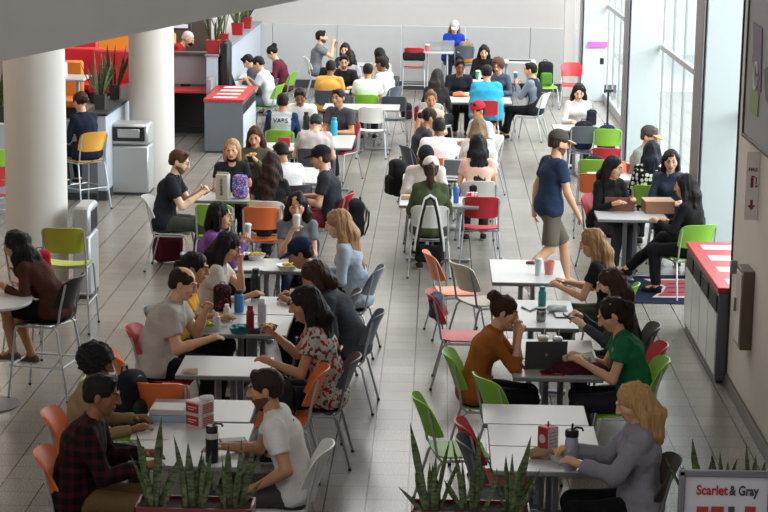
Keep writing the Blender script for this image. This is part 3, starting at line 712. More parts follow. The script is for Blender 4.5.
# ---------------------------------------------------------------- chairs and tables
CC = dict(red='c22a34', orange='e8743a', green='8cc23c', lime='a9b32b', white='e4e2dc', cream='c9bda8', grey='4c525c', dark='2c2724', slate='5f6873', black='1b1b1d', yellow='efae48')
CN = dict(red='red', orange='orange', green='lime green', lime='yellow green', white='white', cream='cream', grey='dark grey', dark='dark brown', slate='slate grey', black='black', yellow='amber')
_ch = {}
def plastic(c): return mat(CC[c], .38, 0, .02, 50, .5, .03, c+'_plastic')
def chair_proto(col, tall):
    root = thing('bar_stool' if tall else 'chair', None, None)
    z = .68 if tall else .45; pm = plastic(col)
    def seat(u, v):
        x = (u-.5)*.44; y = .205-v*.40; c = (abs(2*u-1)**3)
        if abs(u-.5) > .42: y = y*.97
        zz = z-.018+.016*abs(2*u-1)**2-.02*max(0, .2-v)**1*4+.03*max(0, v-.85)*3
        return (x*(1-.10*v-.05*max(0, .15-v)*4), y, zz), (0, 0, 1)
    MB().sheet(seat, 12, 10, .012).obj('seat', pm, root)
    def back(u, v):
        a = (u-.5)*1.7; wv = 1-.10*(1-v)-(.05*(v > .95)); top = .02*(1-abs(2*u-1)**4)
        x = math.sin(a)*.298*wv; y = -.25-.075*v*(1+.4*v)+(1-math.cos(a))*.29
        edge = abs(2*u-1)**6
        zz = z+.135+v*(.255+top)+(1-v)*edge*.02-v*edge*.02
        return (x, y, zz), (math.sin(a)*-.9, math.cos(a), .25)
    MB().sheet(back, 14, 7, .011).obj('backrest', pm, root)
    sm = STEELW if (tall or col in ('white', 'green', 'red', 'orange', 'slate')) else STEEL
    f = MB(); r = .0105
    for q in (-1, 1):
        f.tube([(q*.20, .17, z-.03), (q*.205, -.16, z-.03), (q*.207, -.20, z+.02), (q*.208, -.215, z+.12), (q*.205, -.27, z+.36)], r, 8)
    f.tube([(-.2, .14, z-.035), (.2, .14, z-.035)], r*.9, 8); f.tube([(-.2, -.13, z-.035), (.2, -.13, z-.035)], r*.9, 8)
    f.obj('frame', sm, root)
    if tall:
        f = MB(); f.tube([(-.235, .245, .30), (.235, .245, .30)], r, 8); f.tube([(-.235, -.235, .30), (.235, -.235, .30)], r*.8, 8)
        for q in (-1, 1): f.tube([(q*.232, .24, .30), (q*.232, -.235, .30)], r*.8, 8)
        f.obj('footrest', sm, root)
    for q in (-1, 1):
        MB().tube([(q*.20, .17, z-.03), (q*.212, .195, z-.06), (q*.245, .26, .012)], r, 8).tube([(q*.245, .26, .02), (q*.2455, .2605, 0)], .014, 8, 1).obj('leg', [sm, BLACK], root)
        MB().tube([(q*.205, -.16, z-.03), (q*.214, -.185, z-.06), (q*.245, -.285, .012)], r, 8).tube([(q*.245, -.285, .02), (q*.2455, -.2855, 0)], .014, 8, 1).obj('leg', [sm, BLACK], root)
    return root
def seat_at(col, x, y, ang, label, tall=False, group='moulded chairs in the food court'):
    k = (col, tall)
    if k not in _ch:
        o = chair_proto(col, tall); _ch[k] = o; kids_new = list(c for c in bpy.data.objects if c.parent == o); KIDS[o.name] = kids_new
    else:
        src = _ch[k]; o = src.copy(); COL.objects.link(o)
        for c in KIDS[src.name]: d = c.copy(); COL.objects.link(d); d.parent = o
    o.location = (x, y, 0); o.rotation_euler = (0, 0, R(-ang)); tag(o, label, 'bar stool' if tall else 'chair', group if not tall else 'bar stools of the food court')
    return o
def chair_px(col, px, py, ang, label, h=.45, tall=False):
    p = at(px, py, h); return seat_at(col, p.x, p.y, ang, label, tall)
TTOP = mat('bab8b5', .35, 0, .02, 6, .5, .03, 'laminate_top'); TEDGE = mat('77797b', .5, 0, 0, 6, .4, 0, 'table_edge')
TABLES = []
def table(x0, x1, y0, y1, label, h=.74, base='cross', group='laminate tables of the food court', top=None):
    """x0..x1, y0..y1 are the near and far edges of the top"""
    cx, cy = (x0+x1)/2, (y0+y1)/2; W, D = x1-x0, y1-y0
    t = thing('table', label, 'table', (cx, cy, 0), 0, group)
    tp = MB().box((0, 0, h-.004), (W-.006, D-.008, .008), .003).obj('table_top', top or TTOP, t)
    MB().box((0, 0, h-.022), (W, D-.002, .028), .006).obj('edge_band', TEDGE, t)
    c = MB()
    for q in (-1, 1): c.box((q*.06, 0, h/2-.01), (.05, .045, h-.05), .01)
    c.box((0, 0, h-.045), (W*.55, .05, .02), .004); c.box((0, 0, h-.045), (.06, D*.7, .02), .004); c.obj('column', STEEL, t)
    b = MB(); b.box((0, 0, .03), (W*.82, .07, .03), .01); b.box((0, 0, .03), (.07, min(D*.9, .6), .03), .01)
    for q in (-1, 1): b.lathe([(.02, 0), (.02, .016)], (q*W*.38, 0, 0), 8)
    b.obj('base', STEEL, t)
    TABLES.append((x0, x1, y0, y1, h)); return t
def table_px(pl, pr, yf, yn, label, xs=None, **k):
    """left and right image x at the near edge (row yn), far edge at row yf"""
    a = at(pl, yn, .74); b = at(pr, yn, .74); c = at((pl+pr)/2, yf, .74); yb = (a.y+b.y)/2
    return table(a.x, b.x, yb, c.y, label, **k)
# bottom right row
table(.37, 1.12, 12.95, 13.47, 'empty white table, farthest of the run at bottom right')
table(.40, 1.15, 12.42, 12.94, 'white table at bottom right holding the red and white carton')
table(.40, 1.15, 11.86, 12.41, 'white table under the food bowl and grey tumbler, bottom right')
# left bottom
T2 = [table_px(143, 250, 399, 421, 'white table holding the stack of books and the snack cartons'), table_px(125, 240, 422, 466, 'white table between the plaid shirt and the white tee, bottom left')]
table_px(174, 268, 356, 376, 'empty white table at left with a crumpled napkin')
table(-1.95, -1.22, 15.45, 16.20, 'table crowded with bottles beside the floral top')
table(-1.95, -1.22, 16.22, 16.95, 'table with the black flask in front of the notebook')
table(-1.97, -1.22, 18.10, 18.72, 'table with foil food tray before the sipping person')
table(-2.85, -2.12, 22.12, 22.74, 'table carrying the paper sack and the patterned lunch bag')
table(-2.02, -1.38, 23.6, 24.9, 'table in front of the black cap and black tee')
table(-2.50, -1.82, 26.45, 27.25, 'table with a small red carton behind a green chair')
table(-2.50, -1.92, 28.35, 28.80, 'small table between the raglan tee and the white hoodie')
table(-1.90, -1.20, 26.80, 28.20, 'table under the turquoise bottle')
table(-1.90, -0.62, 31.45, 32.25, 'long white table in front of the dark grey chair backs')
table(-2.20, -1.58, 33.95, 34.45, 'table between the amber tee and the black tee, far left')
table(-1.50, -1.00, 33.20, 34.05, 'table before the pale green tee, far left')
table(-2.05, -1.25, 36.15, 36.75, 'table of the group nearest the back wall')
table(-2.10, -1.35, 39.00, 39.70, 'table before the person with raised hands')
table(-3.80, -3.36, 33.95, 35.60, 'narrow table along the pale half wall with the dark laptop')
table(-3.80, -3.36, 36.10, 37.00, 'narrow table before the maroon top')
table(.05, 1.30, 32.72, 33.65, 'far table crowded with orange snack bags')
table(.50, 1.30, 35.70, 36.65, 'far table under the green paper cup')
table(-.42, .52, 22.04, 22.75, 'white table with blue spray bottle and red snack boxes')
table(-.42, .62, 24.02, 24.85, 'white table under the open white laptop')
table(.0, .62, 25.90, 28.05, 'table between the white tee and the red headscarf')
table(1.86, 2.66, 21.35, 21.98, 'table carrying two brown cardboard boxes')
table(2.0, 2.62, 24.30, 24.95, 'table with the red paper cup by the window')
table(1.82, 2.62, 29.20, 29.90, 'white table in front of the person in white at far right')
table(.56, 1.28, 17.77, 18.90, 'empty grey table with the pink paper cup box')
table(.60, 1.26, 15.91, 17.02, 'table holding the teal bottle and steel mug')
table(.63, 1.33, 14.25, 15.50, 'table under the grey laptop and maroon bag')
# round tables
def round_table(x, y, r, h, label):
    t = thing('round_table', label, 'table', (x, y, 0), 0, None)
    MB().lathe([(0.01, h-.03), (r-.01, h-.03), (r, h-.02), (r, h-.006), (r-.006, h), (.01, h)], n=40).obj('table_top', TTOP, t)
    MB().lathe([(.05, .03), (.035, .05), (.035, h-.05), (.12, h-.03)], n=16).obj('column', STEELW, t)
    MB().lathe([(.28, 0), (.28, .012), (.05, .035)], n=28).obj('base', STEEL, t)
p = at(-12, 300, .93); round_table(p.x-.03, p.y, .40, .93, 'tall round table at the left edge beside the brown sweater')
def tall_table(pl, pr, py, label, h=1.05, d=.7):
    a = at(pl, py, h); b = at(pr, py, h); cx = (a.x+b.x)/2; t = thing('tall_table', label, 'table', (cx, a.y+d/2, 0), 0, 'tall tables by the back wall')
    W = b.x-a.x; MB().box((0, 0, h-.02), (W, d, .04), .012).obj('table_top', TTOP, t)
    for q in (-1, 1):
        for e in (-1, 1): MB().tube([(q*W*.30, e*d*.36, h-.04), (q*W*.33, e*d*.38, 0)], .02, 8).obj('leg', STEELW, t)
    return t
tall_table(425, 457, 53, 'tall grey table with two laptops by the back wall', 1.0, .6).location = (.0, 39.75, 0)
tall_table(500, 536, 62, 'tall grey table with a dark bag by the back wall', .95)
# ---------------------------------------------------------------- people
def sit(who, tail, px, py, ang, ch=None, chx=(0, 0), tall=False, **k):
    """who: short phrase that singles the person out; ch: colour of the chair they sit on"""
    if tall: k.setdefault('seat', .68)
    ca_ = k.pop('chair_ang', ang); chx = k.pop('chx', chx)
    i = figure(who+', '+tail, (px, py), ang, **k)
    if ch:
        p = wpt(i, (chx[0], .10+chx[1], 0))
        seat_at(ch, p.x, p.y, ca_, '%s plastic %s under the %s' % (CN[ch], 'bar stool' if tall else 'chair', who), tall)
    return i
PH = dict(rh=(.05, .37, .98), lh=(-.05, .37, .96), rc=1.3, lc=1.3)      # holding a phone
FA = dict(rh=(.05, .27, 1.10), rc=1.6)                                       # right hand at the mouth
D1, D2, BR, BL = '17120f', '2a1c15', '4a2e1d', 'a07a50'
# --- bottom left
f_plaid = sit('person in dark red plaid shirt', 'sitting at the bottom left table', 103, 395, 88, 'orange', hair=('short', D1), skin=3, fem=0, fat=1.12, s=1.04, top=patterned('plaid', '0e090b', '3c1016'), sleeve='long', bot='6a5236', lean=16, rh=(.12, .46, .79), lh=(-.18, .44, .79), shoe=('222222', '333333'), pitch=14)
f_tan = sit('person in tan jacket', 'with dark curls showing behind the dark red plaid shirt', 98, 364, 88, 'orange', hair=('curly', D1), skin=3, fem=1, top='8f7654', sleeve='long', bot='2a2622', lean=8, s=.98)
f_tee = sit('person in white tee with small back logo', 'at the bottom left table', 264, 389, -88, 'white', hair=('short', D2), skin=2, beard=1, top='d9d4cf', bot='4a4342', lean=22, curve=14, rh=(.10, .50, .79), lh=(-.20, .22, .62), s=1.03)
f_polo = sit('person in light grey polo', 'at the table of bottles, in profile', 184, 284, 92, 'red', hair=('bald', D2), skin=1, fat=1.22, s=1.05, top='b5ada3', bot='131313', lean=22, rh=(.12, .44, .79), lh=(-.04, .40, 1.0), pitch=20)
f_yel = sit('person in yellow top', 'behind the light grey polo', 196, 268, 92, 'grey', hair=('lowbun', D1), skin=2, fem=1, top='d79a34', sleeve='tee', bot='15151a', lean=18, rh=(.10, .42, .80))
f_wht = sit('person in white tee reading a notebook', 'resting one hand on the cheek', 229, 247, 90, 'orange', hair=('long', D1), hl=.26, skin=1, fem=1, glasses=1, top='cfc6ba', bot='18181c', lean=20, pitch=26, rh=(.12, .42, .79), lh=(-.02, .32, 1.06), lc=1.5)
f_pur = sit('person in purple hoodie', 'lifting a clear cup at the food tray table', 221, 216, 90, 'grey', hair=('bob', D1), skin=1, fem=1, top='7d4f93', sleeve='hoodie', bot='1c1c22', lean=8, pitch=8, rh=(.04, .36, 1.0), lh=(-.06, .36, .98), rc=1.4, lc=1.4)
f_drink = sit('person in heather grey tee sipping a white cup', 'facing the camera', 297, 206, 180, 'grey', hair=('wavy', D1), hl=.06, skin=1, fem=1, top='6f7478', bot='2b2d45', lean=8, pitch=12, rh=(.05, .26, .98), rc=1.5, lh=(-.04, .34, .84))
f_blond = sit('person in pale silvery blouse with long loose hair', 'in profile at the aisle', 337, 224, -84, 'slate', hair=('long', 'a87f5c'), hl=.20, skin=0, fem=1, top='a9b3c0', sleeve='long', bot='16161a', lean=18, pitch=16, s=1.08)
f_navy = sit('person in navy baseball cap and taupe jacket', 'bowed over the food tray', 300, 254, -84, 'grey', hair=('short', D1), skin=2, cap='20294a', top='5a5450', sleeve='long', bot='1a1a1e', lean=38, pitch=26, beard=0)
f_gry = sit('person in slate jacket over white top', 'bowed low beside the floral top', 314, 277, -86, 'slate', hair=('bob', '3a241a'), skin=2, fem=1, top='3f434a', sleeve='long', bot='1c2030', lean=44, curve=20, pitch=36)
f_flor = sit('person in white and red floral top', 'lifting one hand over the table of bottles', 304, 304, -90, 'grey', hair=('long', '1a1311'), hl=.16, skin=2, fem=1, s=1.08, fat=1.1, top=patterned('floral', 'b9b3a8', '4d4a3c', 'b0202c'), sleeve='tee', bot='141a2e', lean=14, pitch=18, lh=(-.12, .44, .82), rh=(.16, .44, .98))
# --- left middle
f_blk = sit('person in black tee and glasses', 'holding a phone at the paper sack table', 180, 162, 92, 'white', hair=('short', '4a3020'), skin=0, glasses=1, beard=1, s=1.08, top='20222a', bot='474441', lean=14, pitch=20, rh=(.06, .44, .90), lh=(-.08, .44, .92), rc=1.2, lc=1.2)
f_mask = sit('person in black scoop tee with mask below the chin', 'behind the paper sack', 232, 150, 172, 'grey', hair=('bob', 'b08a5c'), skin=1, fem=1, mask=2, top='26262a', bot='22252c', lean=8, pitch=6, yaw=12)
f_olive = sit('person in olive jacket holding a phone', 'next to the grey counter', 255, 137, 186, 'grey', hair=('long', '4a2a1c'), hl=.16, skin=1, fem=1, top='5f5a4a', sleeve='long', bot='23232a', lean=10, pitch=20, **PH)
f_strap = sit('person in white tee with a dark bag strap', 'bending to the table edge', 281, 153, -30, 'grey', hair=('short', D1), skin=2, top='d6d4d4', bot='2a2a30', lean=28, curve=20, pitch=34)
f_curl = sit('person in black sleeveless top, back to the camera', 'on a white chair', 272, 164, 8, 'white', hair=('wavy', '2c1a14'), hl=.22, skin=2, fem=1, top='1d1d20', bot='26262c', lean=12, sleeve='tee')
f_bcap = sit('person in black cap and black tee', 'on a red chair by the aisle', 320, 158, -84, 'red', hair=('short', '3d2a1e'), skin=1, cap='1b1b1e', top='2e3036', bot='7d2a3c', lean=10, pitch=12, s=1.06)
f_rag = sit('person in grey raglan tee with navy sleeves', 'seen from behind', 283, 102, 4, 'green', hair=('short', D1), skin=2, top='a9abae', sleeve='long', bot='2a2a30', lean=14, extra=dict(sleeves='1f2b4d'))
f_boy = sit('person in white hoodie', 'facing the camera near the grey raglan tee', 300, 97, 178, 'white', hair=('short', '1c1512'), skin=3, top='dedcda', sleeve='hoodie', bot='2a2a30', lean=22, pitch=28)
f_bow = sit('person in pale grey pink tee bowed forward', 'back to the camera', 316, 124, 2, 'grey', hair=('short', '1d2a2c'), skin=1, top='b4a8a4', bot='35353b', lean=40, curve=26, pitch=50, fat=1.1)
f_char = sit('person in charcoal tee behind the turquoise bottle', 'looking aside', 338, 98, -150, 'red', hair=('short', '1e1612'), skin=2, top='4b474b', bot='222228', lean=8, pitch=6, s=1.05)
# --- far left
f_yt = sit('person in amber yellow tee', 'back to the camera at the far left table', 331, 68, 8, 'grey', hair=('short', D1), skin=3, top='d9a04e', bot='25252b', lean=20, curve=18, pitch=20)
sit('person in black tee and glasses by the back row', 'facing the camera', 344, 62, 176, 'orange', hair=('short', D1), skin=1, beard=1, glasses=1, top='1f1f22', bot='25252b', lean=18, pitch=16)
f_lime = sit('person in pale green white tee', 'back to the camera on a lime green chair', 368, 71, 2, 'green', hair=('short', D1), skin=2, top='d5dccb', bot='25252b', lean=16, pitch=14)
sit('person in plain white tee behind the pale green tee', 'turned to the left', 381, 64, -60, 'slate', hair=('short', '1d1512'), skin=3, top='dcdcdc', bot='25252b', lean=10)
sit('person in white and brown sleeved top', 'by the back wall with long straight hair', 379, 55, -40, 'grey', hair=('long', D1), hl=.22, skin=2, fem=1, top='b6a99c', sleeve='long', bot='25252b', lean=16, pitch=22)
sit('person in light grey tee seen from behind', 'beside the far wall table', 350, 57, 6, 'red', hair=('bob', '1c1413'), skin=1, fem=1, top='a19b99', bot='25252b', lean=12)
sit('person in dark blue top', 'between the grey tees by the back wall', 345, 50, -170, 'grey', hair=('bob', D1), skin=1, fem=1, top='2c3348', bot='25252b', lean=14)
f_wall = sit('person in grey tee with raised hands', 'sitting upright by the back wall', 322, 37, 86, 'white', hair=('short', D1), skin=1, beard=1, top='6e7074', bot='1d1d20', lean=6, pitch=2, rh=(.08, .36, 1.12), lh=(-.08, .40, 1.08), s=1.06)
f_maroon = sit('person in maroon top', 'looking down near the pale half wall', 272, 53, -78, 'green', hair=('bun', D1), skin=1, fem=1, top='5c2233', sleeve='long', bot='2a2228', lean=24, curve=20, pitch=36)
f_look = sit('person in white tee at the red counter', 'bent over the dark laptop', 258, 64, -78, 'green', hair=('short', D1), skin=1, top='d2d8de', bot='5b6e78', lean=22, pitch=32, rh=(.1, .40, .9), lh=(-.12, .40, .9))
sit('person in charcoal hoodie', 'head bowed beside the white tee at the red counter', 248, 62, -70, 'grey', hair=('short', D1), skin=1, top='46484e', sleeve='hoodie', bot='2a2a2e', lean=36, curve=24, pitch=44)
sit('person in red shirt with grey hair', 'leaning over the upper counter', 194, 40, 95, None, world=(-5.02, 34.9), seat=.95, hair=('crop', 'c4bcb4'), skin=1, top='a8242e', sleeve='push', bot='2a2a2e', lean=62, curve=24, pitch=30, mask=1)
f_stool = sit('person in navy sweater', 'on an orange stool between the two columns', 80, 102, -45, 'yellow', tall=True, hair=('lowbun', '3a2219'), skin=1, fem=1, top='1c2033', sleeve='long', bot='14151c', lean=10, pitch=20)
f_brn = sit('person in brown sweater and black shorts', 'on a tall stool at the left edge', 15, 245, -80, 'dark', tall=True, hair=('wavy', D1), hl=.12, skin=2, fem=1, top='4a2a20', sleeve='long', bot='161718', shorts=1, lean=52, curve=22, pitch=16, shoe=('5b4b48', 'd8d0c8'), rh=(.04, .34, 1.06), lh=(-.15, .4, .97), feet=((.16, .30, .30), (-.02, .40, .36)), s=.98)
# --- far centre
f_blue = sit('person in royal blue hoodie and white cap', 'at a laptop by the back wall', 456, 31, 176, 'grey', tall=True, world=(.33, 40.6), hair=('long', '7a5a48'), hl=.16, skin=0, fem=1, cap='b5aeaa', top='1d3fae', sleeve='hoodie', bot='1c1d26', lean=18, pitch=24)
f_hood = sit('person in black hoodie facing the camera', 'beyond the green paper cup', 484, 52, 180, 'grey', hair=('long', D1), hl=.10, skin=1, fem=1, top='18181b', sleeve='hoodie', bot='18181b', lean=16, pitch=20)
sit('person in navy jacket over red and white top', 'behind the orange snack bags', 460, 67, 170, 'grey', hair=('short', D1), skin=3, glasses=1, top='20222c', sleeve='long', bot='18181b', lean=12, pitch=14)
sit('person with waist long dark hair and charcoal top', 'back to the camera', 438, 77, 20, 'white', hair=('long', '2d2725'), hl=.40, skin=2, fem=1, top='2d2b2d', sleeve='long', bot='18181b', lean=12, s=1.06)
f_aqua = sit('person in bright aqua polo', 'broad back to the camera on a red chair', 487, 73, 2, 'red', hair=('short', D1), skin=1, fat=1.3, s=1.08, chx=(0, -.16), top='35a0c2', bot='1e2028', shorts=1, lean=12, pitch=14, shoe=('4a4a4e', 'c8c8c8'))
sit('person in denim jacket with curly hair', 'facing the camera beside the aqua polo', 498, 66, -160, 'grey', hair=('curly', '5a3826'), skin=1, fem=1, glasses=1, top='4e5a6c', sleeve='long', bot='20222a', lean=12, pitch=16)
f_vest = sit('person in black vest over grey sleeves', 'drinking from a blue bottle on a white chair', 530, 70, -72, 'white', hair=('short', D1), skin=1, top='24262b', sleeve='long', bot='17171a', lean=4, pitch=8, extra=dict(sleeves='7c8592'), rh=(.06, .34, 1.0), lh=(-.06, .34, 1.0), rc=1.3, lc=1.3, feet=(.62, .50))
f_peach = sit('person in pale peach tank top', 'facing the camera with sunglasses on the head', 431, 100, 176, 'red', hair=('bun', '6d4d36'), skin=2, fem=1, top='d9b49e', sleeve='none', bot='8c2530', lean=6, pitch=6, extra=dict(topglasses=1))
sit('person in charcoal tee turned to the right', 'between the peach tank and the white tee', 430, 118, 70, 'grey', hair=('lowbun', '201714'), skin=2, fem=1, top='3b3b42', bot='1d1d20', lean=14, pitch=20)
f_wt = sit('person in plain white tee on an orange chair', 'back to the camera', 439, 127, 4, 'orange', hair=('short', '1a2022'), skin=3, top='e3dedb', bot='2a2a30', lean=18, pitch=14, fat=1.15)
f_redc = sit('person in red headscarf and grey tee', 'facing left', 477, 111, -125, 'white', hair=('short', D1), skin=2, cap='b32636', capb=1, top='c4c6c8', bot='2a2a30', lean=12, pitch=14, glasses=1, extra=dict(nobrim=1))
sit('person in white top with light brown hair', 'back turned below the red headscarf', 479, 127, 10, 'white', hair=('long', '7d6248'), hl=.10, skin=1, fem=1, top='d6d1cc', sleeve='long', bot='2a2a30', lean=16)
f_long = sit('person in peach blouse covered by long black hair', 'on a white chair', 478, 145, -4, 'white', hair=('long', '1a1414'), hl=.34, skin=1, fem=1, top='dfb9a6', sleeve='tee', bot='26262c', lean=12, s=1.06)
f_green = sit('person in olive green shirt and white cap', 'back to the camera, ponytail down', 431, 169, 0, 'white', hair=('pony', '3d2a23'), hl=.22, skin=1, fem=1, cap='d6cfc6', top='4b5238', sleeve='long', bot='1a1a1e', lean=10, s=1.02)
f_wl = sit('person in white long sleeved shirt and black cap', 'beyond the olive green shirt', 426, 158, 178, 'grey', hair=('short', D1), skin=1, cap='1e1f24', top='d8d0c9', sleeve='long', bot='202026', lean=30, curve=20, pitch=44)
# the walker
p_ = at(520, 290)
lg = (((.11, -.02, .50), (.11, -.38, .20), (.10, .75, -.65)), ((-.09, .24, .50), (-.10, .30, .085), (-.1, 1, .0)))
f_walk = figure('person walking in navy tee, khaki shorts and dark cap, alone in the aisle', world=(1.27, 20.9), ang=68, seat=.84, s=1.06, lean=4, curve=6, pitch=14, pose='stand', legs=lg, hair=('crop', '3a2a20'), skin=1, beard=1, cap='4a4440', top='2b3a55', bot='6b6257', shorts=1, sleeve='tee', rh=(.24, .26, .84), lh=(-.27, -.08, .80), shoe=('a8865c', 'd8d0c0'), fat=1.0, extra=dict(brim='c9a382'))
# --- right
f_white = sit('person in white top at the far right table', 'long dark hair, looking down', 579, 92, 180, 'red', hair=('long', '241816'), hl=.24, skin=0, fem=1, top='e2dcda', sleeve='long', bot='25252b', lean=12, pitch=28)
f_box = sit('person in black sweater by the open cardboard box', 'knees toward the aisle', 612, 170, 150, 'red', world=(2.0, 22.25), hair=('long', D1), hl=.26, skin=1, fem=1, top='1b1a1d', sleeve='long', bot='3f4046', lean=14, pitch=14, yaw=-30, rh=(.14, .40, .84), lh=(-.12, .42, .86))
f_dots = sit('person in black blouse with white polka dots', 'back to the camera at the window', 652, 151, 8, 'green', hair=('long', '1d2026'), hl=.02, skin=2, fem=1, top=patterned('dots', '17171a', 'e6e2dc'), sleeve='long', bot='1b1b1f', lean=16, pitch=10)
f_gcap = sit('person in grey tee and tan brimmed cap', 'by the white pier', 650, 137, 120, 'orange', hair=('short', '55402f'), skin=1, cap='4d4a48', top='8b8a82', bot='2a2a30', lean=14, pitch=14, extra=dict(brim='c89b72'))
f_den = sit('person in denim jacket facing the camera', 'seated behind the second cardboard box', 671, 161, 186, 'grey', hair=('bob', '241a17'), skin=0, fem=1, top='3c4658', sleeve='long', bot='25252b', lean=10, pitch=10)
f_leg = sit('person in black with crossed legs and black flats', 'by the window pier', 684, 186, -62, 'green', hair=('long', '15110f'), hl=.26, skin=1, fem=1, top='1b1a1d', sleeve='long', bot='1a1a1e', lean=12, pitch=12, shoe=('18181a', '18181a'), rh=(.12, .40, .80), lh=(-.1, .42, .82), knees=((.10, .42, .60), (-.10, .45, .50)), feet=((.04, .82, .22), (-.08, .42, .085)), chair_ang=-20)
f_amb = sit('person in black tee with highlighted long hair', 'at the grey table, back half turned', 591, 243, -72, 'green', hair=('long', '9a7550'), hl=.20, skin=1, fem=1, top='232427', bot='3c3f2f', lean=20, pitch=18, rh=(.14, .48, .80), lh=(-.12, .46, .80))
f_ph = sit('person in charcoal top with black face mask', 'holding a phone', 609, 284, -88, 'dark', hair=('long', '3d2a24'), hl=.24, skin=0, fem=1, mask=1, top='44484e', sleeve='long', bot='22252c', lean=16, pitch=20, s=1.0, rh=(.06, .42, .90), lh=(-.10, .40, .86), rc=1.2, lc=1.2)
f_grn = sit('person in kelly green tee reading a tablet', 'at the laptop table', 611, 315, -90, 'green', hair=('pony', '241713'), hl=.20, skin=1, fem=1, top='1f6a45', bot='26262c', lean=18, pitch=32, s=1.02, fat=1.1, rh=(.12, .44, .84), lh=(-.12, .42, .84))
f_org = sit('person in burnt orange sweater', 'hand at the mouth behind the grey laptop', 505, 312, 90, 'green', hair=('bun', '3a2018'), skin=1, fem=1, top='9c5a26', sleeve='push', bot='121214', lean=20, curve=20, pitch=18, s=1.0, lh=(-.02, .32, 1.04), rh=(.06, .34, 1.0), lc=1.5, rc=1.4)
f_hdy = sit('person in grey hoodie with long fair hair', 'eating at the bottom right table', 632, 403, -90, 'dark', hair=('long', 'b08a5a'), hl=.05, skin=1, fem=1, top='8a8690', sleeve='hoodie', bot='101012', lean=0, curve=8, pitch=26, s=1.0, rh=(.12, .44, .86), lh=(-.12, .42, .84), rc=1.2, lc=1.2, hood=None)
# --- empty chairs
E_ = [('orange', 457, 291, 80, 'orange chair standing empty in the aisle, side on'), ('cream', 484, 301, 62, 'cream chair beside the aisle, next to the empty orange chair'),
      ('red', 464, 336, 92, 'red chair with a slate sweater over its back'), ('green', .66, 13.95, 66, 'lime green chair drawn up in front of the grey laptop table'),
      ('green', 459, 449, 80, 'lime green chair standing empty by the bottom planters'), ('red', .52, 12.62, 84, 'red chair tucked under the bottom right tables'),
      ('grey', .52, 12.22, 84, 'dark grey chair tucked under the bottom right tables'), ('red', 622, 392, -88, 'red chair pushed in behind the kelly green tee'),
      ('orange', 154, 401, 72, 'orange chair empty behind the red chair at left'), ('orange', -2.0, 13.74, 3, 'orange chair behind the book stack, its wide back up'),
      ('orange', 298, 395, -72, 'orange chair with flared back beside the floral top'), ('orange', 283, 418, -92, 'orange chair with a dark bag beside the white tee'),
      ('green', 131, 432, 88, 'lime green chair carrying a black backpack at left'), ('green', -2.5, 21.5, 2, 'lime green chair tucked under the paper sack table'),
      ('orange', -1.95, 21.38, 2, 'orange chair with black bag behind the sipping person'), ('white', -1.05, 31.1, 2, 'white chair empty in front of the long white table'),
      ('grey', -1.64, 32.72, 0, 'dark grey chair behind the long white table, left of two'), ('grey', -.74, 32.74, 0, 'dark grey chair behind the long white table, right of two'),
      ('red', 481, 226, 2, 'red chair standing empty before the red snack boxes'), ('orange', 594, 201, 4, 'orange chair empty left of the cardboard boxes'),
      ('green', 2.15, 25.6, 4, 'lime green chair with purple backpack at the window side'), ('red', 2.40, 26.75, 2, 'red chair with wide back near the red paper cup'),
      ('green', 2.60, 28.85, 2, 'lime green chair in front of the navy bag by the window'),      ('green', 545, 86, 170, 'lime green chair draped with black jacket by the back wall'), ('red', 572, 84, 180, 'red chair under the far white pier')]
for c_, x_, y_, a_, l_ in E_:
    if y_ > 30 and x_ > 30: chair_px(c_, x_, y_, a_, l_)
    else: seat_at(c_, x_, y_, a_, l_)
chair_px('red', 414, 66, 0, 'red bar stool with a black jacket by the back wall', .68, True)
chair_px('lime', 69, 262, 0, 'yellow green bar stool empty in front of the column', .68, True)
chair_px('green', -8, 178, -20, 'lime green bar stool at the left edge', .68, True)
# ---------------------------------------------------------------- fittings along the walls
def atX(px, py, X):
    d = ray(px, py); return Vector((0, 0, CAMH))+d*(X/d.x)
WROT = (R(90), 0, R(-90))
# recycling stations: grey ends, pale side doors, dark slots, red top with pale stickers
def station(x0, x1, y0, y1, h, label, n, side=-1):
    t = thing('recycling_station', label, 'recycling bin', ((x0+x1)/2, (y0+y1)/2, 0), 0, 'recycling stations'); W, D = x1-x0, y1-y0
    MB().box((0, 0, h/2), (W, D, h-.06), .004).obj('body', mat('62666c', .45, 0, .02, 8, .4, .03, 'grey_laminate'), t)
    MB().box((0, 0, h-.005), (W+.03, D+.03, .05), .006).obj('top', REDL, t)
    MB().box((0, 0, .03), (W-.02, D-.02, .06)).obj('plinth', BASE, t)
    for k in range(n):
        yy = -D/2+D*(k+.5)/n; d = MB().box((side*(W/2+.006), yy, .36), (.014, D/n-.03, .56), .004).obj('door', mat('d0d4d4', .35, .1, .02, 9, .5, .06, 'pale_panel'), t)
        MB().box((side*(W/2+.006), yy, .735), (.016, D/n-.10, .15), .006).obj('slot', mat('0c0c0e', .6), t)
        s_ = MB().box((0, yy, h+.021), (W*.62, D/n*.42, .002)); s_.obj('sticker', mat(['e9b8b8', '9cc7a4', 'e2dcdc', 'bcd3dc'][k % 4], .5), t)
        for q in (-.15, 0., .15):
            MB().box((q*W, yy, h+.0225), (W*.10, D/n*.22, .001)).obj('sticker_mark', mat('f3efee', .5), t)
    return t
station(2.60, 3.14, 16.97, 19.2, .88, 'near recycling station with red top against the right wall', 4)
station(-3.84, -3.20, 31.2, 33.3, .88, 'far grey recycling station with red top and slots', 4, 1)
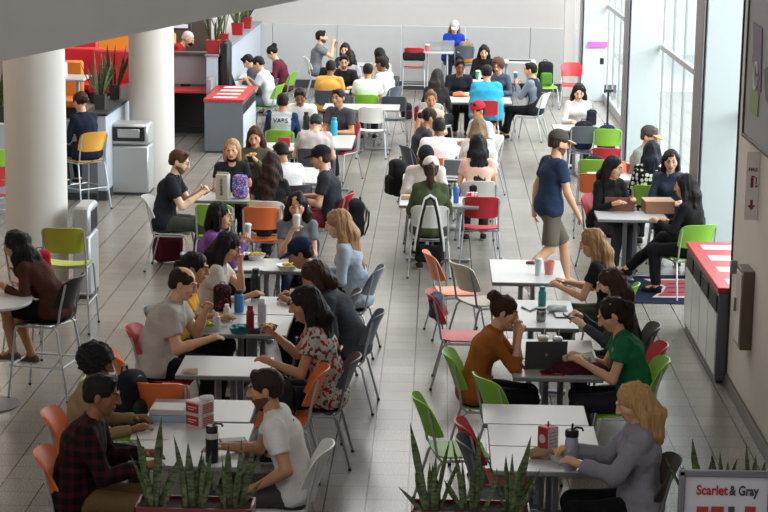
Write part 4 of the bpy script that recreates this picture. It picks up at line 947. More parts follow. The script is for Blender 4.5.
# framed extinguisher cabinet, fire sign, big wall sign on the near right wall
X = 2.70
def wall_box(name, label, cat, px0, py0, px1, py1, dep, m, x=X):
    a = atX(px0, py0, x); b = atX(px1, py1, x); y0, y1 = sorted((a.y, b.y)); z0, z1 = sorted((a.z, b.z))
    t = thing(name, label, cat, (x-dep/2, (y0+y1)/2, (z0+z1)/2)); return t, y1-y0, z1-z0
a = atX(755.5, 272, X); b = atX(755.5, 357, X); zc = (a.z+b.z)/2; hh = a.z-b.z
t = thing('extinguisher_cabinet', 'bronze framed fire extinguisher cabinet on the right wall', 'cabinet', (X, a.y+.17, zc))
MB().box((-.05, 0, 0), (.10, .34, hh), .006).obj('frame', mat('6b5d50', .4, .5, 0, 5, .5, .05, 'bronze'), t)
d_ = MB().box((-.103, 0, 0), (.012, .27, hh-.07), .004).obj('door', mat('b9b4ae', .3, .2, 0, 5, .5, .03, 'glass_door'), t)
MB().box((-.115, .10, 0), (.02, .02, .12), .004).obj('handle', STEEL, d_)
a = atX(737, 267, X); MB().box((-.03, 0, 0), (.06, .05, .12), .008).obj('door_stop', STEEL, loc=(X, a.y, a.z)); tag(bpy.data.objects['door_stop'], 'small metal holder on the wall above the extinguisher cabinet', 'holder')
a = atX(760.5, 152, X); b = atX(760.5, 224, X)
t = thing('fire_sign', 'pale vertical projecting sign with FIRE lettering and red symbols on the right wall', 'sign', (X-.055, a.y, (a.z+b.z)/2)); H_ = a.z-b.z
MB().box((0, 0, 0), (.11, .02, H_), .003).obj('panel', mat('ded9d0', .5, 0, 0, 5, .4, .04, 'sign_panel'), t)
RS = mat('8e2a26', .5); FR_ = (R(90), 0, 0)
textobj('FIRE', .042, mat('3a2020', .5), t, (0, -.0105, H_*.24), FR_, bold=.001)
b = MB(); b.box((-.004, -.012, .03), (.024, .004, .085), .001).box((-.004, -.012, .082), (.02, .004, .014)).tube([(.006, -.012, .085), (.03, -.012, .07), (.03, -.012, .02)], .005, 6).box((.034, -.012, .0), (.018, .004, .018)); b.obj('extinguisher_symbol', RS, t)
z = -H_*.2; b = MB(); b.add([(-.012, -.0115, z), (.012, -.0115, z), (.012, -.0115, z-.045), (.034, -.0115, z-.045), (0, -.0115, z-.09), (-.034, -.0115, z-.045), (-.012, -.0115, z-.045)], [list(range(7))]); b.obj('arrow_symbol', RS, t)
# large board above it
a = atX(744, 134, 2.66); zb = a.z; yb = a.y
t = thing('wall_sign', 'large grey board with purple and green leaf emblem on the right wall', 'sign', (2.70, yb-1.2, zb+1.3))
MB().box((-.02, 0, 0), (.05, 2.4, 2.6), .006).obj('panel', mat('9a9a9e', .5, 0, 0, 5, .4, .03, 'sign_panel'), t)
MB().box((-.025, 1.205, 0), (.07, .03, 2.63), .004).box((-.025, 0, -1.305), (.07, 2.43, .03), .004).obj('frame', mat('3a3838', .5), t)
def onboard(px, py):
    q = atX(px, py, 2.65); return (q.x-2.70, q.y-(yb-1.2), q.z-(zb+1.3))
def flat(pts, name, m, par, th=.004):
    b = MB(); k = len(pts); v = [onboard(*q) for q in pts]; v2 = [(q[0]-th, q[1], q[2]) for q in v]
    b.add(v+v2, [list(range(k)), list(range(k, 2*k))[::-1]]+[(i, (i+1) % k, k+(i+1) % k, k+i) for i in range(k)]); return b.obj(name, m, par)
flat([(753.5, 22), (762.5, 28), (761, 92), (757.5, 93), (753, 60)], 'emblem_purple', mat('6c5c78', .5), t)
flat([(752.5, 55), (755, 78), (759, 96), (757.5, 117), (750, 111)], 'emblem_green', mat('7f9a56', .5), t)
c = Vector(onboard(756.8, 76)); MB().tube([c+Vector((-.006, math.cos(a_)*.085, math.sin(a_)*.11)) for a_ in np.linspace(0, 2*math.pi, 25)], .014, 6, caps=False).obj('emblem_ring', mat('d8dad6', .5), t)
flat([(764, 70), (768.5, 66), (768.5, 104), (766, 100)], 'emblem_lettering', mat('5c5a60', .5), t)
# floor mat with a red emblem
a = at(614, 275); b = at(630, 303.5)
t = thing('floor_mat', 'navy floor mat with a red and white emblem by the right pier', 'mat', ((2.08+3.3)/2, (a.y+b.y)/2, 0))
MB().box((0, 0, .006), (1.22, a.y-b.y, .012), .003).obj('carpet', mat('1f2739', .95, 0, .3, 60, .1, .08, 'mat_pile'), t)
def fl(pts, name, m, z):
    v = [at(*q) for q in pts]; v = [(q.x-2.69, q.y-(a.y+b.y)/2, z) for q in v]; MB().add(v, [list(range(len(v)))]).obj(name, m, t)
fl([(643, 280), (700, 280), (700, 299), (652, 298.5), (660, 293), (663, 288), (655, 284)], 'emblem_outline', mat('c9b8b8', .9), .0135)
fl([(650, 281.3), (700, 281.3), (700, 297.6), (657, 297.4), (663, 293), (666, 288), (659, 284)], 'emblem', mat('a23c44', .9), .0145)
for k, yy in enumerate((284.5, 288.5, 293)): fl([(668, yy), (700, yy), (700, yy+1.1), (667, yy+1.1)], 'emblem_stripe', mat('1f2739', .9), .0152)
# litter bin by column 2 and the small white one by column 1
def litter(px0, px1, py, h, d, label, body, slotc):
    a = at(px0, py); b = at(px1, py); W = b.x-a.x; t = thing('litter_bin', label, 'bin', ((a.x+b.x)/2, a.y+d/2, 0), 0)
    MB().box((0, 0, h*.34+.02), (W, d, h*.66), .02).obj('door', body, t); MB().box((0, 0, .03), (W-.02, d-.02, .06)).obj('plinth', BASE, t)
    MB().box((0, 0, h*.85), (W, d, h*.29), .03).obj('hood', body, t)
    s_ = MB().box((0, -d/2, h*.86), (W*.82, .03, h*.20), .04).obj('opening', mat('151517', .5), t); MB().box((0, -d/2-.012, h*.87), (W*.56, .02, h*.12), .02).obj('flap', mat('b8b8ba', .3, .6), s_)
    return t
litter(110, 149.5, 195, 1.03, .5, 'grey metal litter bin with flap beside the second column', mat('aeaeae', .4, .3, .03, 8, .5, .05, 'grey_metal'), 0)
t = thing('litter_bin', 'slim pale bin with dark side opening tucked behind the near column', 'bin', (-3.79, 20.22, 0)); bm_ = mat('b7b7ba', .4, .3, .03, 8, .5, .05, 'pale_metal')
MB().box((0, 0, .36), (.19, .52, .66), .02).obj('door', bm_, t); MB().box((0, 0, .02), (.17, .5, .04)).obj('plinth', BASE, t); MB().box((0, 0, .86), (.19, .52, .30), .03).obj('hood', bm_, t); MB().box((.092, 0, .84), (.012, .40, .22), .004).obj('opening', mat('151517', .5), t)
# counter with dark recess left of the recycling station
t = thing('counter', 'grey counter front with a red shelf and dark recess below the red pots', 'counter', (-4.55, 33.75, 0))
MB().box((0, 0, 1.13), (1.5, .12, .52), .006).box((.62, -.6, .55), (.08, 1.2, 1.05), .004).obj('front_panel', mat('8d8789', .5, 0, .02, 8, .4, .04, 'grey_laminate'), t)
MB().box((0, -.02, 1.42), (1.34, .22, .05), .006).obj('counter_top', mat('4e4846', .4), t); MB().box((-.05, -.35, .80), (1.25, .65, .05), .006).obj('shelf', REDL, t)
MB().box((-.05, .02, .38), (1.2, .06, .76)).obj('recess_panel', mat('4b4443', .7), t); MB().box((-.05, -.02, .06), (1.2, .1, .12)).obj('plinth', BASE, t)
tag(MB().box((0, 0, .21), (.16, .5, 1.0), .05).box((0, 0, .70), (.10, .34, .06), .02).obj('black_speaker', BLACK, loc=(-3.74, 33.55, .95)), 'black upright case leaning at the end of the pale half wall', 'case')
# hanging screen below the soffit
p = atY(178, 26.5, 30); t = thing('hanging_screen', 'white hanging screen with a dark frame under the stair, top left', 'screen', p)
MB().box((0, 0, 0), (.42, .05, .10), .004).obj('frame', mat('2e2836', .5), t); MB().box((-.02, -.03, .01), (.36, .01, .06)).obj('panel', mat('e4e0ea', .4), t); MB().tube([(0, 0, .05), (0, 0, 1.6)], .012, 6).obj('rod', STEEL, t)

# ---------------------------------------------------------------- plants
def leaf(b, base, tip, w, bend=0., tw=0.):
    base, tip = Vector(base), Vector(tip); n = 9; d = tip-base; side = Vector((math.cos(tw), math.sin(tw), 0)); vs = []; fs = []
    nr = d.normalized().cross(side).normalized()
    for i in range(n+1):
        t = i/n; p = base+d*t+side*bend*math.sin(t*math.pi)*.5+nr*.02*math.sin(t*3)
        ww = w*(.55+.9*t*(1-t)*1.6)*(1 if t < .7 else max(.02, (1-t)/.3)**.7)
        for q, o in ((-.5, .0), (0, -.12), (.5, 0), (0, .06)): vs.append(p+side*ww*q+nr*ww*o)
    for i in range(n):
        for q in range(4): a = i*4+q; c = i*4+(q+1) % 4; fs.append((a, c, c+4, a+4))
    fs.append((3, 2, 1, 0)); fs.append(tuple(n*4+q for q in range(4))); b.add(vs, fs, 0, True)
def leafmat():
    m, nt, p = nodes('snake_leaf'); N = nt.nodes; L = nt.links; tc = N.new('ShaderNodeTexCoord'); n = N.new('ShaderNodeTexNoise'); n.inputs['Scale'].default_value = 22
    mp = N.new('ShaderNodeMapping'); mp.inputs['Scale'].default_value = (1, 1, 3); L.new(tc.outputs['Object'], mp.inputs[0]); L.new(mp.outputs[0], n.inputs['Vector'])
    r = N.new('ShaderNodeValToRGB'); e = r.color_ramp.elements; e[0].position = .35; e[0].color = srgb('1d2917'); e[1].position = .65; e[1].color = srgb('5c6a3a'); L.new(n.outputs['Fac'], r.inputs[0]); L.new(r.outputs[0], p.inputs['Base Color']); p.inputs['Roughness'].default_value = .45; return m
LEAF = leafmat()
REDT = mat('6e161c', .35, 0, .02, 8, .5, .04, 'dark_red_glaze'); REDP = mat('9c1f27', .35, 0, .02, 8, .5, .04, 'red_glaze'); DPOT = mat('3a3735', .5, 0, .03, 8, .4, .04, 'dark_glaze')
YP = 10.33
def trough(px0, px1, py, tips, label):
    a = atY(px0, py, YP-.11); b = atY(px1, py, YP-.11); z = .70; H_ = a.z-z; W = b.x-a.x; cx = (a.x+b.x)/2
    t = thing('snake_plant_planter', label, 'planter', (cx, YP, z), 0, 'snake plant troughs along the bottom edge')
    m = MB(); w_ = W/2; o = .012
    for q in (-1, 1): m.box((q*(w_-.008), 0, H_/2), (.016, .24, H_), .004); m.box((0, q*.112, H_/2), (W, .016, H_), .004)
    m.box((0, 0, .01), (W, .24, .02)); m.obj('trough', REDT, t); MB().box((0, 0, H_-.03), (W-.03, .21, .02)).obj('soil', mat('2a211b', .95, 0, .6, 40), t)
    f = MB(); r = random.Random(int(px0))
    cl = [px0+(min(px1, 768)-px0)*k for k in (.17, .5, .83)]
    for (tx, ty, w_, bd, bx) in tips:
        c0 = min(cl, key=lambda v: abs(v-bx)); bx = c0+(bx-c0)*.45
        yy = YP+r.uniform(-.05, .05); tp = atY(tx, ty, yy); bs = atY(bx, py, yy); leaf(f, (bs.x-cx, yy-YP, H_-.06), (tp.x-cx, yy-YP+r.uniform(-.03, .03), tp.z-z), w_, bd, r.uniform(-.5, .5))
    for i in range(16):
        c0 = r.choice(cl); bx = c0+r.uniform(-8, 8); yy = YP+r.uniform(-.07, .07); bs = atY(bx, py, yy); tp = atY(bx+(bx-c0)*2+r.uniform(-16, 16), py-r.uniform(22, 56), yy); leaf(f, (bs.x-cx, yy-YP, H_-.06), (tp.x-cx, yy-YP, tp.z-z), r.uniform(.022, .035), r.uniform(-.03, .03), r.uniform(-.6, .6))
    f.obj('foliage', LEAF, t); return t
Lt = [(137, 432, .05, .02, 150), (161, 418, .055, 0, 158), (173, 436, .045, 0, 178), (180, 455, .035, -.03, 166), (130, 455, .035, 0, 145), (188, 442, .05, 0, 193), (203, 450, .035, 0, 198), (211, 452, .035, .01, 200), (172, 470, .03, 0, 160), (228, 446, .05, -.01, 232), (241, 440, .04, 0, 236), (253, 446, .045, .02, 243), (222, 470, .03, 0, 228), (195, 468, .03, 0, 190), (145, 470, .03, 0, 150), (238, 468, .03, 0, 240), (215, 466, .03, 0, 210), (183, 475, .03, 0, 180)]
trough(134, 252, 507, Lt, 'red trough of snake plants at the bottom left edge')
Rt = [(410, 422, .05, .0, 425), (436, 455, .03, 0, 432), (415, 470, .03, 0, 424), (450, 440, .03, 0, 440), (452, 438, .025, .02, 460), (462, 455, .03, 0, 448), (478, 432, .045, 0, 478), (485, 465, .035, 0, 480), (470, 472, .03, 0, 470), (506, 456, .035, 0, 507), (512, 452, .03, 0, 510), (497, 468, .03, .04, 490), (531, 436, .045, -.01, 520), (526, 470, .03, 0, 516), (540, 468, .025, 0, 528), (444, 470, .03, 0, 440), (430, 462, .03, 0, 430), (520, 478, .03, 0, 514)]
trough(411, 531, 511, Rt, 'red trough of snake plants at the bottom centre')
St = [(693, 440, .045, -.02, 704), (699, 463, .03, 0, 702), (710, 460, .035, 0, 708), (728, 461, .035, 0, 726), (735, 467, .03, 0, 731), (747, 444, .03, .0, 752), (757, 456, .045, 0, 758), (766, 462, .04, 0, 764), (720, 470, .03, 0, 719)]
YP = 10.46
trough(688, 775, 503, St, 'red trough of snake plants behind the framed sign')
YP = 10.33
# framed sign
ys = 10.12; a = atY(680, 471, ys); c = atY(776, 471, ys); W = c.x-a.x; zt = a.z
t = thing('framed_sign', 'grey framed poster board reading Scarlet & Gray, bottom right corner', 'sign', ((a.x+c.x)/2, ys, .70)); H_ = zt-.70
fr = mat('6d6b70', .4, .3, 0, 5, .5, 0, 'sign_frame')
MB().box((0, .02, H_-.015), (W, .04, .035), .006).box((-W/2+.017, .02, H_/2), (.034, .04, H_), .006).box((W/2-.017, .02, H_/2), (.034, .04, H_), .006).box((0, .02, .015), (W, .04, .03), .006).obj('frame', fr, t)
MB().box((0, .03, H_/2), (W-.03, .012, H_-.03)).obj('poster', mat('c3c0c8', .5), t)
x0 = atY(697, 492, ys-.0).x-(a.x+c.x)/2; z0 = atY(697, 491.5, ys).z-.70
MR = mat('a3202c', .5); MG = mat('33333a', .5)
wd = atY(760, 492, ys).x-atY(697, 492, ys).x
o1 = textobj('Scarlet', wd*.22, MR, t, (x0, .02, z0), (R(90), 0, 0), align='LEFT', bold=.0018, fit=wd*.50); o2 = textobj('& Gray', wd*.22, MG, t, (x0+wd*.525, .02, z0), (R(90), 0, 0), align='LEFT', bold=.0018, fit=wd*.465)
for px_, w_, cc in ((703, .065, 'a52a22'), (718, .07, 'a52a22'), (732, .035, '40363a'), (751, .06, '9c2c38')):
    q = atY(px_, 509, ys); MB().box((q.x-(a.x+c.x)/2, .018, q.z-.70-.02), (w_, .004, .055), .001).obj('picture_tile', mat(cc, .5), t)
# pots on the two left half walls
def pot(px, py, w_, h_, m, tips, label, Y, grp, sq=True):
    hz = 1.44 if Y > 33 else 1.24
    p = at(px, py, hz); p.x = {1.44: -3.96, 1.24: -4.78}[hz] if px > 60 else p.x; Y = max(p.y, 33.5) if hz > 1.3 else max(p.y, 26.5) if px > 60 else p.y; t = thing('potted_plant', label, 'potted plant', (p.x, Y, p.z), 0, grp)
    b = MB(); b.add([(q*w_*.40*k, e*w_*.40*k, z) for k, z in ((1, 0), (1.22, h_)) for q, e in ((-1, -1), (1, -1), (1, 1), (-1, 1))], [(0, 1, 2, 3), (4, 5, 6, 7), (0, 1, 5, 4), (1, 2, 6, 5), (2, 3, 7, 6), (3, 0, 4, 7)]); b.obj('pot', m, t)
    f = MB(); r = random.Random(int(px))
    for i in range(tips):
        a_ = r.uniform(0, 6.28); s_ = r.uniform(.06, .30); hh = r.uniform(.28, .62); leaf(f, (math.cos(a_)*.05, math.sin(a_)*.05, h_-.03), (math.cos(a_)*s_, math.sin(a_)*s_, h_+hh), r.uniform(.04, .06), r.uniform(-.04, .04), r.uniform(0, 3))
    f.obj('foliage', LEAF, t); return t
pot(104.5, 109, .17, .21, DPOT, 22, 'snake plant in dark pot, nearest end of the left half wall', 26.9, 'dark pots on the left half wall')
pot(120, 99, .17, .21, DPOT, 20, 'snake plant in dark pot, second on the left half wall', 28.1, 'dark pots on the left half wall')
for i, (px, py, Y, n) in enumerate(((212, 59, 33.9, 10), (226, 46.5, 35.5, 10), (243, 35, 38.3, 14), (252.5, 28.5, 39.9, 14))):
    pot(px, py, .24, .24, REDP, n, ['snake plant in red pot nearest the grey counter', 'snake plant in second red pot along the pale half wall', 'bushy plant in third red pot along the pale half wall', 'bushy plant in red pot by the back wall'][i], Y, 'red pots on the pale half wall')
pot(1, 122, .2, .22, DPOT, 20, 'snake plant in dark pot at the left picture edge', 25.2, 'dark pots on the left half wall')
struct('partition_5', MB().box((-5.75, 25.8, .60), (.9, 1.4, 1.2), .006), LAMW, 'pale ledge at the left edge under a dark pot')

# ---------------------------------------------------------------- bags
def rbox(f, c, hf, r, k=.01, op='u'):
    c = np.array(c); hf = np.array(hf); w = f.sub(c-hf-.06-2*f.h, c+hf+.06+2*f.h)
    if w is None: return
    sl, x, y, z = w; q = [np.abs(x-c[0])-hf[0]+r, np.abs(y-c[1])-hf[1]+r, np.abs(z-c[2])-hf[2]+r]
    d = np.sqrt(np.maximum(q[0], 0)**2+np.maximum(q[1], 0)**2+np.maximum(q[2], 0)**2)+np.minimum(np.maximum(np.maximum(q[0], q[1]), q[2]), 0)-r
    f.put(sl, d, k, op)
def backpack(loc, rz, label, m, m2=None, s=1., straps=True, name='backpack', cat='backpack', rx=0.):
    """front faces -Y, straps on +Y side"""
    if isinstance(m, str): m = fabric(m)
    m2 = m2 or m; m2 = fabric(m2) if isinstance(m2, str) else m2
    h = .014; f = Field((-.24, -.2, -.02), (.24, .2, .56), h); rbox(f, (0, 0, .24), (.155, .095, .235), .075); f.ell((0, 0, .40), (.14, .085, .10), k=.03); f.noise(.005, 30, int(abs(loc[0])*10) % 97)
    V, F = f.mesh(); t = thing(name, label, cat, loc, rz, None); t.scale = (s, s, s); t.rotation_euler = (rx, 0, rz)
    link('bag_body', fastmesh('bag', V, F, m), t)
    f = Field((-.2, -.22, -.02), (.2, .05, .4), h); rbox(f, (0, -.095, .15), (.115, .05, .125), .04); f.noise(.003, 40, 3); V, F = f.mesh(); link('front_pocket', fastmesh('pocket', V, F, m2), t)
    MB().tube([(-.05, .05, .47), (-.035, .05, .52), (.035, .05, .52), (.05, .05, .47)], .009, 6).obj('top_handle', BLACK, t)
    MB().tube([(-.12, -.07, .33), (-.09, -.085, .42), (0, -.08, .46), (.09, -.085, .42), (.12, -.07, .33)], .004, 5).obj('zip', mat('55555a', .4, .5), t)
    if straps:
        for q in (-1, 1): MB().tube([(q*.07, .08, .44), (q*.10, .15, .34), (q*.12, .14, .18), (q*.12, .09, .04)], .024, 8, 0, .3).obj('strap', BLACK, t)
    return t
def snap(x, y, m=.06):
    best = min(TABLES, key=lambda T: max(T[0]-x, x-T[1], 0)**2+max(T[2]-y, y-T[3], 0)**2)
    cl = lambda v, a, b: min(max(v, a+m), b-m) if b-a > 2*m else (a+b)/2
    return cl(x, best[0], best[1]), cl(y, best[2], best[3])
def ploc(px, py, h):
    p = at(px, py, h); x, y = p.x, p.y
    if .7395 < h < .747 or .79 < h < .81: x, y = snap(x, y)
    return (x, y, p.z)
CH = {o['label']: o for o in bpy.data.objects if o.get('category') in ('chair', 'bar stool')}
def on_chair(start):
    o = [v for k, v in CH.items() if k.startswith(start)][0]; return (o.location.x, o.location.y, .456)
backpack(ploc(168, 262, 0.0), R(20), 'maroon backpack standing on the floor by the white chair', '4f1420', s=1.12)
backpack(on_chair('lime green chair carrying a black'), R(70), 'black backpack with green patch on the chair at bottom left', '1a1d20', '2c3a2c', s=.95)
backpack(ploc(356, 237, .36), R(-80), 'black backpack with white piping hung on the red chair in the aisle', '1c1c20', '2c2d33', s=.92)
backpack(ploc(397, 196, .42), R(-70), 'black backpack hanging at the left of the white shirt', '17171a', s=1.0)
backpack(ploc(407, 119, 0), R(30), 'small dark rucksack on the floor of the aisle, left of two', '1f2026', '3b1c28', s=.62)
backpack(ploc(419, 121, 0), R(-20), 'crimson bag on the floor of the aisle, right of two', '7a1c34', s=.6)
backpack(on_chair('lime green chair with purple'), R(10), 'black and purple backpack on the lime green chair at the window side', '1b1a20', '6b2f63', s=.82)
q = ploc(466, 63, .70); seat_at('slate', q[0], q[1], 10, 'slate bar stool holding the tan and orange backpack', True)
backpack((q[0], q[1], .69), R(20), 'tan and orange backpack on a chair by the back wall', '8b7a64', 'd69130', s=.98)
backpack(on_chair('lime green chair draped'), R(10), 'black jacket and green strapped bag over the chair by the back wall', '1a1c1e', '4e7a2c', s=1.0)
q = ploc(583, 150, .45); seat_at('slate', q[0], q[1], 0, 'slate chair holding the black sports bag')
backpack((q[0], q[1], .456), R(0), 'black sports bag on a chair in front of the far right table', '181920', '23243a', s=.9)
backpack(on_chair('lime green chair in front of the navy'), R(10), 'navy bag with a raised black handle near the window', '1c2238', s=.85)
b = MB(); p = on_chair('lime green chair in front of the navy'); b.tube([(p[0], p[1], .70), (p[0], p[1], 1.4)], .016, 8); b.tube([(p[0]-.07, p[1], 1.4), (p[0]+.07, p[1], 1.4)], .02, 8)
tag(b.obj('luggage_handle', BLACK), 'black pole with a cross grip standing up from the navy bag', 'handle')
backpack(ploc(585, 115, .745), R(0), 'dark crumpled bag on the white table at far right', '22242b', s=.5, straps=False)
backpack(ploc(484, 197, .745), R(15), 'black handbag on the table behind the red snack boxes', '1a1a1c', s=.3, straps=False, name='handbag', cat='bag')
backpack(ploc(240, 198, .745), R(0), 'blue and pink patterned lunch bag on the paper sack table', patterned('print', '4652a8', 'c8c4de', 'c0506c'), s=.58, straps=False, name='lunch_bag', cat='bag')
backpack(ploc(222, 312, .745), R(0), 'dark flowered lunch bag on the table of bottles', patterned('print', '1c1a1c', '3c3230', '8a3040'), s=.5, straps=False, name='lunch_bag', cat='bag')
backpack(on_chair('orange chair with a dark bag'), R(-60), 'dark bag slung on the orange chair beside the white tee', '2a2a2a', s=.6)
q = ploc(41, 280, .70); seat_at('red', q[0], q[1], 30, 'red bar stool holding the red bag by the near column', True)
backpack((q[0], q[1], .69), R(30), 'red bag with grey scarf on a stool behind the brown sweater', 'a01c2c', '8f9894', s=.62)
backpack(ploc(312, 196, .45)[:2]+(0,), R(-50), 'dark shoulder bag between the white tee and the black cap', '26272b', s=.8)
backpack(on_chair('orange chair with black bag'), R(0), 'black bag lying on the empty orange chair', '151517', s=.6, straps=False)
# strap bag on the white chair of the olive shirt
g = f_green; c = wpt(g, (0, -.26, 0)); t = thing('tote_bag', 'black bag with long white edged strap looped over the white chair back', 'bag', (c.x, c.y, .22))
f = Field((-.2, -.1, -.02), (.2, .1, .24), .013); rbox(f, (0, 0, .09), (.15, .06, .10), .04); f.noise(.006, 30, 4); V, F = f.mesh(); link('bag_body', fastmesh('bag', V, F, fabric('17171a')), t)
pts = [(-.16, 0, .12), (-.15, -.03, .25), (-.10, -.06, .55), (-.05, -.07, .74), (0, -.06, .77), (.05, -.07, .74), (.10, -.06, .55), (.15, -.03, .25), (.16, 0, .12)]
MB().tube(pts, .022, 8, 0, .35, up=(0, 1, 0)).obj('strap', mat('e8e6e2', .8), t); MB().tube([(x*.9, y-.004, z-.02) for x, y, z in pts], .016, 8, 0, .5, up=(0, 1, 0)).obj('strap_edge', BLACK, t)

# ---------------------------------------------------------------- things on the tables
def bottle(loc, h, r, m, mc, label, handle=False, straw=False, name='bottle', taper=.7):
    t = thing(name, label, 'bottle', loc, 0, None)
    MB().lathe([(r*.9, 0), (r, .01), (r, h*.72), (r*.92, h*.78), (r*taper, h*.84)], n=20).obj('body', m, t)
    MB().lathe([(r*taper*1.04, h*.835), (r*taper*1.06, h*.97), (r*taper*.9, h)], n=18).obj('lid', mc, t)
    if handle: MB().tube([(r*.2, 0, h), (r*.6, 0, h*1.06), (r*1.5, 0, h*1.04), (r*1.7, 0, h*.97)], .008, 6).obj('handle', mc, t)
    if straw: MB().tube([(0, 0, h), (.004, 0, h*1.15)], .008, 6).obj('spout', mc, t)
    return t
def cup(loc, h, r, m, label, lid=None, straw=None, name='cup'):
    t = thing(name, label, 'cup', loc, 0, None); MB().lathe([(r*.75, 0), (r, h), (r*.93, h), (r*.7, .006)], n=20).obj('body', m, t)
    if lid: MB().lathe([(r*1.06, h-.004), (r*1.06, h+.008), (r*.7, h+.02)], n=20).obj('lid', lid, t)
    if straw: MB().tube([(0, 0, h*.5), (.012, 0, h+.09)], .004, 6).obj('straw', straw, t)
    return t
CLEAR = mat('c8d0d2', .15, 0, 0, 5, .6, .05, 'clear_plastic')
Z = .7402
bottle(ploc(571, 471, Z), .27, .043, mat('a8a5b4', .4, .2, 0, 8, .5, .06, 'lilac_grey'), BLACK, 'grey tumbler with black handled lid at bottom right', True, True, taper=.98)
bottle(ploc(212, 462, Z), .25, .042, BLACK, mat('111113', .4), 'black shaker bottle with pale band, bottom left', True, taper=.9)
MB().lathe([(.0435, .165), (.0435, .20)], n=20).obj('band', mat('c7bfbb', .5), [o for o in bpy.data.objects if o.get('label') == 'black shaker bottle with pale band, bottom left'][0])
bottle(ploc(260, 288, Z), .27, .045, mat('1a1b1d', .4), BLACK, 'tall black flask in front of the notebook', taper=.7)
bottle(ploc(239, 312, Z), .20, .042, mat('2f86c4', .4), BLACK, 'bright blue bottle on the crowded table')
bottle(ploc(249, 336, Z), .24, .034, mat('8e1a24', .35, .3), mat('7a1620', .4), 'dark red metal bottle at the table edge')
bottle(ploc(262, 322, Z), .21, .038, mat('b9b4c4', .4, .1), WHITE, 'pale lavender bottle on the crowded table')
bottle(ploc(217, 331, Z), .16, .03, CLEAR, WHITE, 'clear water bottle by the salad bowl', taper=.45)
bottle(ploc(227, 321, Z), .15, .03, mat('d8d3cc', .4), WHITE, 'small milk white bottle on the crowded table', taper=.6)
bottle(ploc(335, 133, Z), .27, .05, mat('25a5c0', .35), mat('1c7f98', .4), 'turquoise bottle before the charcoal tee')
bottle(ploc(309, 129, Z), .27, .05, mat('1d1e22', .4), BLACK, 'dark grey bottle by the bowed pale tee')
bottle(ploc(456, 203, Z), .24, .033, mat('3f6fc6', .25), mat('a8d4e0', .3), 'blue spray bottle with pale top on the white table', taper=.4)
bottle(ploc(449, 199, Z), .18, .03, mat('20262e', .3), BLACK, 'slim dark bottle next to the blue spray bottle')
bottle(ploc(542, 306, Z), .18, .036, mat('2a8f8c', .3), mat('247a78', .4), 'teal bottle with rounded lid')
bottle(ploc(541, 321, Z), .12, .042, mat('9a9a9c', .25, .9), mat('2a2a2c', .4), 'stainless steel mug in front of the teal bottle', name='mug', taper=.98)
bottle(ploc(419, 141, Z), .26, .05, mat('2d5a72', .4), BLACK, 'blue grey bottle beside the white tee in the centre')
bottle(ploc(478, 75, Z), .16, .035, mat('e6e4e2', .4), mat('2f7a4a', .4), 'white bottle with green top on the far table', taper=.9)
for lab, who_, m_, h_ in (('white paper cup with straw held by the sipping person', f_drink, mat('dcd8d2', .5), .15), ('clear cup held by the purple hoodie', f_pur, CLEAR, .11), ('blue bottle held by the black vest', f_vest, mat('2b6f96', .4), .17)):
    pr = wpt(who_, tuple(who_['WR'][1]+who_['HD'][1]*.11)); c_ = cup((pr.x, pr.y, pr.z-h_*.4), h_, .036, m_, lab, WHITE, WHITE if 'straw' in lab else None)
cup(ploc(557, 357, Z), .15, .04, mat('23201e', .3), 'iced dark coffee cup behind the grey laptop', CLEAR, WHITE)
cup(ploc(543, 347, Z), .08, .045, mat('b98a4a', .5), 'small snack tub with two sticks behind the grey laptop', CLEAR, WHITE)
cup(ploc(538, 275, Z), .15, .036, CLEAR, 'clear plastic cup with straw on the grey table', CLEAR, WHITE)
cup(ploc(549, 274, Z), .13, .055, mat('d98478', .45), 'pink paper cup box on the grey table')
cup(ploc(625, 158, Z), .13, .05, mat('c2242e', .4), 'red paper cup by the window', CLEAR)
cup(ploc(476, 70, Z), .16, .045, mat('3f8f50', .5), 'green and white paper cup before the black hoodie', WHITE)
cup((-.22, 39.6, 1.002), .13, .05, mat('cf5a58', .5), 'red cup on the tall grey table by the back wall', WHITE)
cup(ploc(300, 199, Z), .14, .045, mat('9c1c30', .4), 'dark red cup behind the sipping person')
def bowl(loc, r, label, food, shell=CLEAR):
    t = thing('food_bowl', label, 'food container', loc); MB().lathe([(r*.7, 0), (r, .05), (r*1.05, .055), (r*.95, .05), (r*.66, .008)], n=20).obj('bowl', shell, t)
    f = Field((-r, -r, 0), (r, r, .1), .008); rr = random.Random(int(loc[0]*1000))
    for i in range(16): a_ = rr.uniform(0, 6.3); q = rr.uniform(0, r*.7); f.ell((math.cos(a_)*q, math.sin(a_)*q, .045+rr.uniform(0, .015)), (.022, .022, .014), k=.004)
    V, F = f.mesh(); link('food', fastmesh('food', V, F, food), t); return t
GR = patterned('print', '5f8a2c', 'a8b04a', 'd8c870'); YE = patterned('print', 'd9a82a', 'b8862a', '6f8a3a')
bowl(ploc(207, 331, Z), .09, 'clear bowl of green salad at the elbow of the light grey polo', GR)
bowl(ploc(268, 332, Z), .08, 'bowl of yellow food before the floral top', YE, DARK)
bowl(ploc(284, 279, Z), .11, 'white tray of food wrapped in film near the navy cap', YE, WHITE)
bowl(ploc(262, 246, Z), .10, 'paper dish with a slice of food before the sipping person', YE, WHITE)
bowl(ploc(231, 250, Z), .09, 'dark bowl with white paper at the clear cup', mat('dcd8d2', .7), DARK)
bowl(ploc(560, 460, Z), .085, 'clear bowl of noodles behind the grey tumbler', YE)
bowl(ploc(240, 333, Z), .10, 'teal dish between the red and lavender bottles', mat('1f7f7c', .5), mat('1f8a88', .4))
